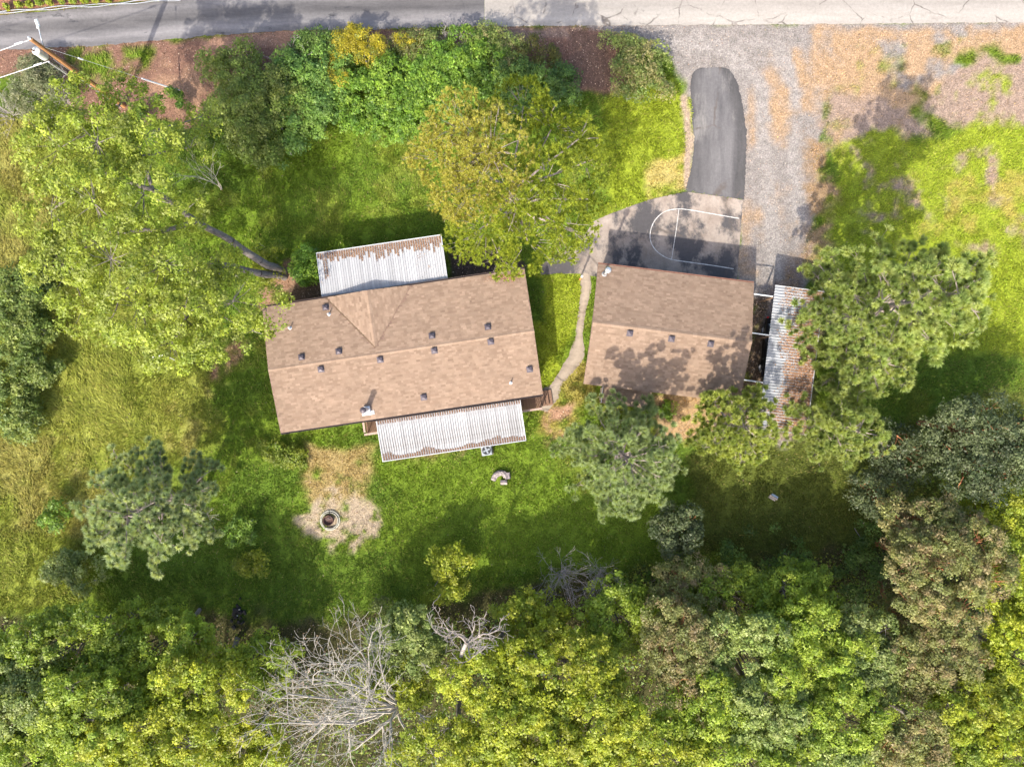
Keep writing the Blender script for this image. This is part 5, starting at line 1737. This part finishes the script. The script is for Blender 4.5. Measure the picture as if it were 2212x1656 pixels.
# ------------------------------------------------------------------ bushes and hedges
def bush(lobes, pal, label, seed, lsize=.15, dens=130, spread=.18, gap=.33, name="bush", per=30, cat="bush", group=None, rzf=.75):
    """lobes: (px, py, top height m, radius px)"""
    rng = np.random.default_rng(seed)
    L = []
    for px, py, h, r in lobes:
        k = (CAM_H - h * .6) / FPX
        c = W(px, py, h * .5)
        L.append((tuple(c), (r * k, r * k, h * .52)))
        for j in range(4):
            a = rng.random() * 6.28
            f_ = .55 + .5 * rng.random(); L.append(((c.x + math.cos(a) * r * k * f_, c.y + math.sin(a) * r * k * f_, h * (.35 + .35 * rng.random())), (r * k * .42, r * k * .42, h * .38)))
    V, F, C_, tips = broad_crown(L, dens, lsize, pal, rng, spread, gap, per, .6, -.2)
    keep = (V.reshape(-1, 3, 3)[:, :, 2].min(1) > .0)
    V = V.reshape(-1, 3, 3)[keep].reshape(-1, 3); C_ = C_.reshape(-1, 3, 3)[keep].reshape(-1, 3); F = np.arange(len(V)).reshape(-1, 3)
    c0 = np.array(L[0][0]); base = np.array((c0[0], c0[1], 0))
    br = []
    for t in tips[::4]:
        lc = min(L, key=lambda q: np.linalg.norm(np.array(q[0]) - t))[0]
        br += limb((lc[0], lc[1], .0), t, .025, .008, rng, .12, 3)
    root = empty(name, tuple(base), 0, label, cat, group)
    link("foliage", mesh_np("foliage", V - base, F, C_), M_LEAF, root)
    v, f = seg_tubes(br, 3)
    if len(v): link("stems", mesh_np("stems", v - base, f), M_TWIG, root)['kind'] = 'stuff'
    return root


bush([(505, 190, 3.2, 60), (540, 240, 3.6, 65), (560, 300, 3.0, 50), (590, 215, 3.0, 60), (520, 150, 2.4, 45)], OLV * .65 + BRAMD * .65, "tall dark olive bush at the left end of the hedge", 701, .13, 115)
bush([(640, 190, 2.4, 60), (690, 210, 2.2, 60), (640, 260, 2.2, 60), (610, 300, 1.8, 50), (700, 150, 2.0, 45)], BRAMD * 1.4, "dark green bramble right of the tall olive bush", 702, .14, 120, group="hedge brambles")
bush([(790, 215, 1.9, 60), (850, 190, 2.1, 65), (900, 235, 1.6, 55), (830, 260, 1.4, 50), (930, 175, 2.1, 60)], BRAM, "bright green bramble mound in the middle of the hedge", 703, .15, 130, group="hedge brambles")
bush([(990, 165, 2.1, 60), (1040, 145, 2.2, 60), (970, 215, 1.6, 45), (1010, 110, 1.9, 45)], BRAM * .9, "bright bramble mound above the big conifer", 704, .15, 125, group="hedge brambles")
bush([(770, 110, 2.3, 40), (798, 122, 2.1, 34), (745, 150, 1.9, 34), (758, 96, 2.0, 28)], YEL, "yellow flowering broom bush at the road side of the hedge", 705, .09, 190, .14, .45, "broom_bush")
bush([(872, 96, 1.3, 14)], YEL, "smaller yellow broom clump right of the main broom", 706, .09, 170, .12, .3, "broom_bush")
bush([(905, 98, 1.2, 12), (915, 106, 1.0, 9)], YEL, "tiny yellow broom clump at the road edge above the bramble mound", 7061, .09, 170, .12, .38, "broom_bush")
bush([(735, 190, 2.2, 13), (748, 180, 2.2, 12)], YEL, "yellow broom clump sunk in the dark bramble below the main broom", 7062, .09, 170, .12, .42, "broom_bush")
bush([(690, 112, 1.8, 42), (655, 118, 1.5, 28)], BRAMD, "dark green shrub left of the yellow broom", 707, .11, 120)
bush([(840, 110, 1.5, 35), (905, 105, 1.5, 32)], COY * .7, "grey-green brush just right of the yellow broom", 708, .10, 130, .15, .40)
bush([(1040, 100, 1.8, 40), (1085, 118, 1.7, 34), (940, 110, 1.7, 36)], COY, "light green brush along the road above the bramble mounds", 709, .11, 130, .15, .38)
bush([(1150, 118, 1.5, 32), (1180, 135, 1.3, 26)], OLV * .75, "dark olive brush beside the bare mulch patch", 710, .10, 120, .16, .40)
bush([(1115, 170, 2.0, 45), (1170, 190, 1.9, 45), (1215, 188, 1.6, 34), (1120, 215, 1.8, 40)], BRAMD, "dark green bramble at the right end of the hedge", 711, .13, 120, group="hedge brambles")
bush([(1345, 110, 1.3, 30), (1385, 140, 1.5, 45), (1400, 175, 1.4, 42), (1355, 170, 1.2, 38), (1315, 95, 1.0, 18)], COY * .95, "rounded light green bush in the bend of the gravel drive", 712, .12, 130, .16, .38)
bush([(45, 640, 2.6, 52), (75, 620, 2.2, 40), (30, 710, 2.8, 60), (70, 720, 2.4, 42)], BRAM * .45 + OLV * .35 + GREY * .2, "upper part of the bramble thicket at the left edge", 713, .14, 125, group="left brambles")
bush([(35, 800, 2.8, 60), (75, 790, 2.3, 38), (30, 880, 2.5, 50), (60, 915, 1.8, 34)], BRAM * .45 + OLV * .35 + GREY * .25, "lower part of the bramble thicket at the left edge", 714, .14, 125, group="left brambles")
bush([(85, 190, 2.4, 52), (60, 215, 2.0, 40), (118, 195, 2.0, 38), (95, 160, 1.8, 30)], GREY, "grey-green bush left of the utility pole", 715, .09, 150, .16, .40)
bush([(667, 570, 1.9, 26), (655, 590, 1.5, 18)], BRAM, "bright leafy bush touching the north patio cover", 716, .13, 140)
bush([(590, 553, 1.8, 22), (575, 585, 1.6, 20), (560, 540, 1.4, 18)], OAKB * .8, "small bright shrub at the foot of the two oak trunks", 717, .13, 120, .18, .40)
bush([(612, 975, 1.2, 32), (590, 960, .9, 22), (640, 985, .8, 20)], BRAM * .5 + YEL * .3, "sparse yellow-green shrub below the south-west house corner", 718, .12, 110, .16, .46)
bush([(185, 1230, 2.6, 42), (140, 1225, 2.2, 30)], OAKP * .9, "leafy light green sapling bush under the lone meadow pine", 719, .15, 120, .2, .42)
bush([(128, 1110, 1.8, 28)], BRAM * .85, "small leafy shrub left of the lone meadow pine", 720, .14, 110, .18, .44)
bush([(525, 1150, 1.3, 28)], BRAM * .8, "upper of two low green shrubs on the shaded lawn", 721, .14, 110, .18, .46)
bush([(548, 1218, 1.3, 26)], OAKB * .7, "lower yellowish of two low shrubs on the shaded lawn", 722, .14, 110, .18, .46)
bush([(1440, 886, .5, 17)], BRAM * 1.1 + YEL * .1, "round bright green weed clump in dry grass below the garage", 723, .11, 150, .1, .25)
bush([(330, 240, 1.6, 26), (378, 215, 1.2, 18), (300, 225, 1.2, 16)], BRAM * .75, "green shrub below the guy wire on the bare dirt", 724, .14, 110, .18, .44)
bush([(440, 280, 2.0, 30), (470, 300, 1.5, 26)], BRAM * .7, "low green shrub between the oak and the tall olive bush", 725, .14, 110, .18, .44)
bush([(850, 1300, 1.8, 40)], OAKP * .6, "shaded low shrub at the wood edge above the pale open oak", 726, .14, 90, .22, .46)
bush([(1400, 1270, 2.2, 30)], BRAM * .8, "green shrub between the right dead shrub and the front madrone", 727, .14, 110, .2, .40)
bush([(1620, 1190, 1.6, 60), (1700, 1200, 1.4, 45)], BRAMD, "low dark undergrowth along the wood edge right of the small tree", 728, .14, 80, .24, .46)
bush([(1850, 1240, 1.8, 50), (1900, 1170, 2.0, 45)], BRAMD * .9, "dark undergrowth left of the biggest madrone", 729, .14, 80, .24, .46)

# undergrowth filling the wood floor
rg = np.random.default_rng(880)
n = 5200
x = rg.uniform(-38, 38, n); y = rg.uniform(-29, -5, n)
wood = [(-200, 1350), (250, 1320), (480, 1350), (640, 1420), (760, 1440), (820, 1340), (900, 1330), (1060, 1340), (1120, 1280), (1300, 1300), (1380, 1215), (1560, 1215), (1860, 1180), (1900, 1020), (2000, 960), (2400, 930), (2400, 1800), (-200, 1800)]
sd = polysd(x / k_ + 1106, 828 - y / k_, wood) + (fbm(x, y, 2, 4, 3) - .5) * 60
kp = (sd > 0) & (fbm(x, y, 1.5, 3, 33) > .36)
cen = np.stack([x, y, .25 + 1.5 * rg.random(n) ** 1.5], 1)[kp]
o_ = rg.normal(0, 1, (len(cen), 16, 3)) * np.array((.38, .38, .22))
P = (cen[:, None] + o_).reshape(-1, 3); P[:, 2] = np.abs(P[:, 2])
Nn = unit(rg.normal(0, .6, P.shape) + (0, 0, 1))
V, F = leaf_quads(P, Nn, .17, .12, rg)
cc = np.repeat(np.vstack([BRAMD, OAK * .8])[rg.integers(8, size=len(cen))], 16, 0) * (1 + rg.normal(0, .15, (len(P), 1)))
o = link("undergrowth", mesh_np("undergrowth", V, F, np.repeat(np.clip(cc, .004, 1), 3, 0)), M_LEAF); o['kind'] = 'stuff'

# young vines
vm_pts = [(16, 16), (42, 11), (64.5, 9), (86, 8), (109, 6), (135, 3), (158.6, 2.6), (183, 2), (207, .5), (233, .5)]
for i, (px, py) in enumerate(vm_pts):
    ordn = ["first", "second", "third", "fourth", "fifth", "sixth", "seventh", "eighth", "ninth", "last"][i]
    bush([(px, py, .5, 4.2)], YEL * .55 + BRAM * .55, f"{ordn} small yellow-green vine from the left in the row above the road", 740 + i, .12, 170, .10, .2, "grape_vine", 16, "vine", "young vines above the road")

# ------------------------------------------------------------------ grass, litter and stones on the ground
rg = np.random.default_rng(900)
HARD = [road_t + road_b[::-1], [(1046, -40), (2450, -40), (2450, 46), (1800, 52), (1046, 58)],
        [(1500, 147), (1490, 165), (1494, 230), (1499, 300), (1494, 360), (1480, 413), (1606, 431), (1611, 370), (1612, 300), (1606, 235), (1592, 175), (1572, 148)],
        [(1168, 572), (1205, 548), (1255, 520), (1282, 478), (1320, 461), (1400, 432), (1480, 414), (1540, 422), (1605, 432), (1588, 655), (1300, 600), (1210, 590), (1168, 594)],
        list(pl) + list(pr)[::-1]]


def off_hard(x, y, pad=0.0):
    px = x / k_ + 1106; py = 828 - y / k_
    ok = np.ones(x.shape, bool)
    for h in HARD: ok &= polysd(px, py, h) < pad
    for inv, hl, hw in ((HINV, wl_, ww_), (GINV, wl2, ww2)):
        M = np.array(inv)
        lx = M[0, 0] * x + M[0, 1] * y + M[0, 3]; ly_ = M[1, 0] * x + M[1, 1] * y + M[1, 3]
        ok &= ~((np.abs(lx) < hl) & (np.abs(ly_) < hw))
    return ok


def make_grass(name, n, seed):
    rg = np.random.default_rng(seed)
    x = rg.uniform(-38, 38, n); y = rg.uniform(-28, 28.5, n)
    c, d, L = ground_cover(x, y)
    clump = fbm(x, y, .55, 3, 60)
    keep = (rg.random(n) < d * sstep(.22, .55, clump)) & off_hard(x, y)
    # little reaches the eye under the closed wood
    py = 828 - y / k_
    keep &= ~((py > 1420) & (rg.random(n) < .85))
    x, y, c, L, clump = x[keep], y[keep], c[keep], L[keep], clump[keep]
    m_ = len(x)
    flow = fbm(x, y, 4.0, 3, 80) * 4 * math.pi
    th = flow + rg.normal(0, .9, m_)
    ln = L * (.6 + .8 * rg.random(m_)) * (.6 + .8 * clump)
    lean = .55 + .35 * rg.random(m_)
    d_ = np.stack([np.cos(th) * lean, np.sin(th) * lean, np.sqrt(np.clip(1 - lean ** 2, .05, 1))], 1)
    s = np.stack([-np.sin(th), np.cos(th), np.zeros(m_)], 1)
    w = (.020 + .022 * rg.random(m_))[:, None]
    P = np.stack([x, y, np.full(m_, -.01)], 1)
    V = np.stack([P - s * w, P + s * w, P + d_ * ln[:, None]], 1).reshape(-1, 3)
    tint = 1.25 * (1 + rg.normal(0, .22, (m_, 1)))
    dry = (rg.random(m_) < .06)[:, None]
    cc = np.where(dry, c * .5 + np.array(TAN) * .5, c) * tint
    o = link(name, mesh_np(name, V, np.arange(3 * m_).reshape(-1, 3), np.repeat(np.clip(cc, .004, .9), 3, 0)), M_GRASS)
    o['kind'] = 'stuff'
    return m_


nP = 2600
ang = rg.random(nP) * 6.28; rr_ = np.abs(rg.normal(0, .45, nP))
lx_ = HL / 2 - .35 - np.abs(rg.normal(0, .9, nP)); ly_ = HW / 2 - .05 - np.abs(rg.normal(0, .22, nP)) - .25 * fbm(lx_, lx_, .5, 3, 2)
kp = (lx_ > 0) & (ly_ > 0)
Pl = np.stack([lx_, ly_, HZ + HR * (1 - np.abs(ly_) / (HW / 2)) + .015 + .01 * rg.random(nP)], 1)[kp]
Rn = np.array(Matrix.Translation(house.location) @ Matrix.Rotation(hrot, 4, 'Z'))
flakes("pine_needle_litter", Pl @ Rn[:3, :3].T + Rn[:3, 3], .06, NEED * .8, rg)
# broad-leaved weeds and clover in the lawn
nW = 260000
x = rg.uniform(-37, 37, nW); y = rg.uniform(-22, 24, nW)
c, d, L = ground_cover(x, y)
pw = sstep(.42, .66, fbm(x, y, .8, 4, 130)) * sstep(.6, .9, d)
kp = (rg.random(nW) < pw * .75) & off_hard(x, y)
P = np.stack([x, y, .05 + .12 * rg.random(nW)], 1)[kp]
Nn = unit(rg.normal(0, .45, P.shape) + (0, 0, 1))
V, F = leaf_quads(P, Nn, .085, .075, rg)
cc = c[kp] * np.array((1.15, 1.25, 1.0)) * (1 + rg.normal(0, .22, (len(P), 1)))
o = link("weeds", mesh_np("weeds", V, F, np.repeat(np.clip(cc, .004, 1), 3, 0)), M_GRASS); o['kind'] = 'stuff'
ng = make_grass("grass", 1050000, 901)

# fallen leaves and wood chips
n = 90000
x = rg.uniform(-37, 37, n); y = rg.uniform(-27, 28, n)
c, d, L = ground_cover(x, y)
keep = (rg.random(n) < np.clip(1.0 - d * 1.5, 0.03, 1)) & off_hard(x, y)
px_ = x / k_ + 1106; py_ = 828 - y / k_
keep &= ~((px_ > 1350) & (py_ < 640) & (rg.random(n) < .82))
P = np.stack([x, y, .01 + .03 * rg.random(n)], 1)[keep]
flakes("leaf_litter", P, .075, np.array([(.30, .18, .12), (.40, .28, .20), (.22, .13, .09), (.14, .09, .07), (.48, .36, .27)]), rg)
# gravel
n = 42000
x = rg.uniform(3, 37, n); y = rg.uniform(-3, 26, n)
px_ = x / k_ + 1106; py_ = 828 - y / k_
keep = (polysd(px_, py_, LAYERS[13][0]) > -8) & off_hard(x, y)
P = np.stack([x, y, .004 + .015 * rg.random(n)], 1)[keep]
flakes("gravel_stones", P, .045, np.array([(.36, .34, .33), (.26, .245, .24), (.40, .37, .35), (.16, .15, .15), (.34, .24, .17)]), rg, tilt=.5)
import os
if os.environ.get('TRI'): print("grass blades", ng, "tris", sum(len(o.data.loop_triangles) if False else sum(max(0, p.loop_total - 2) for p in o.data.polygons) if len(o.data.polygons) < 5 else 0 for o in SC.objects if o.type == 'MESH'))
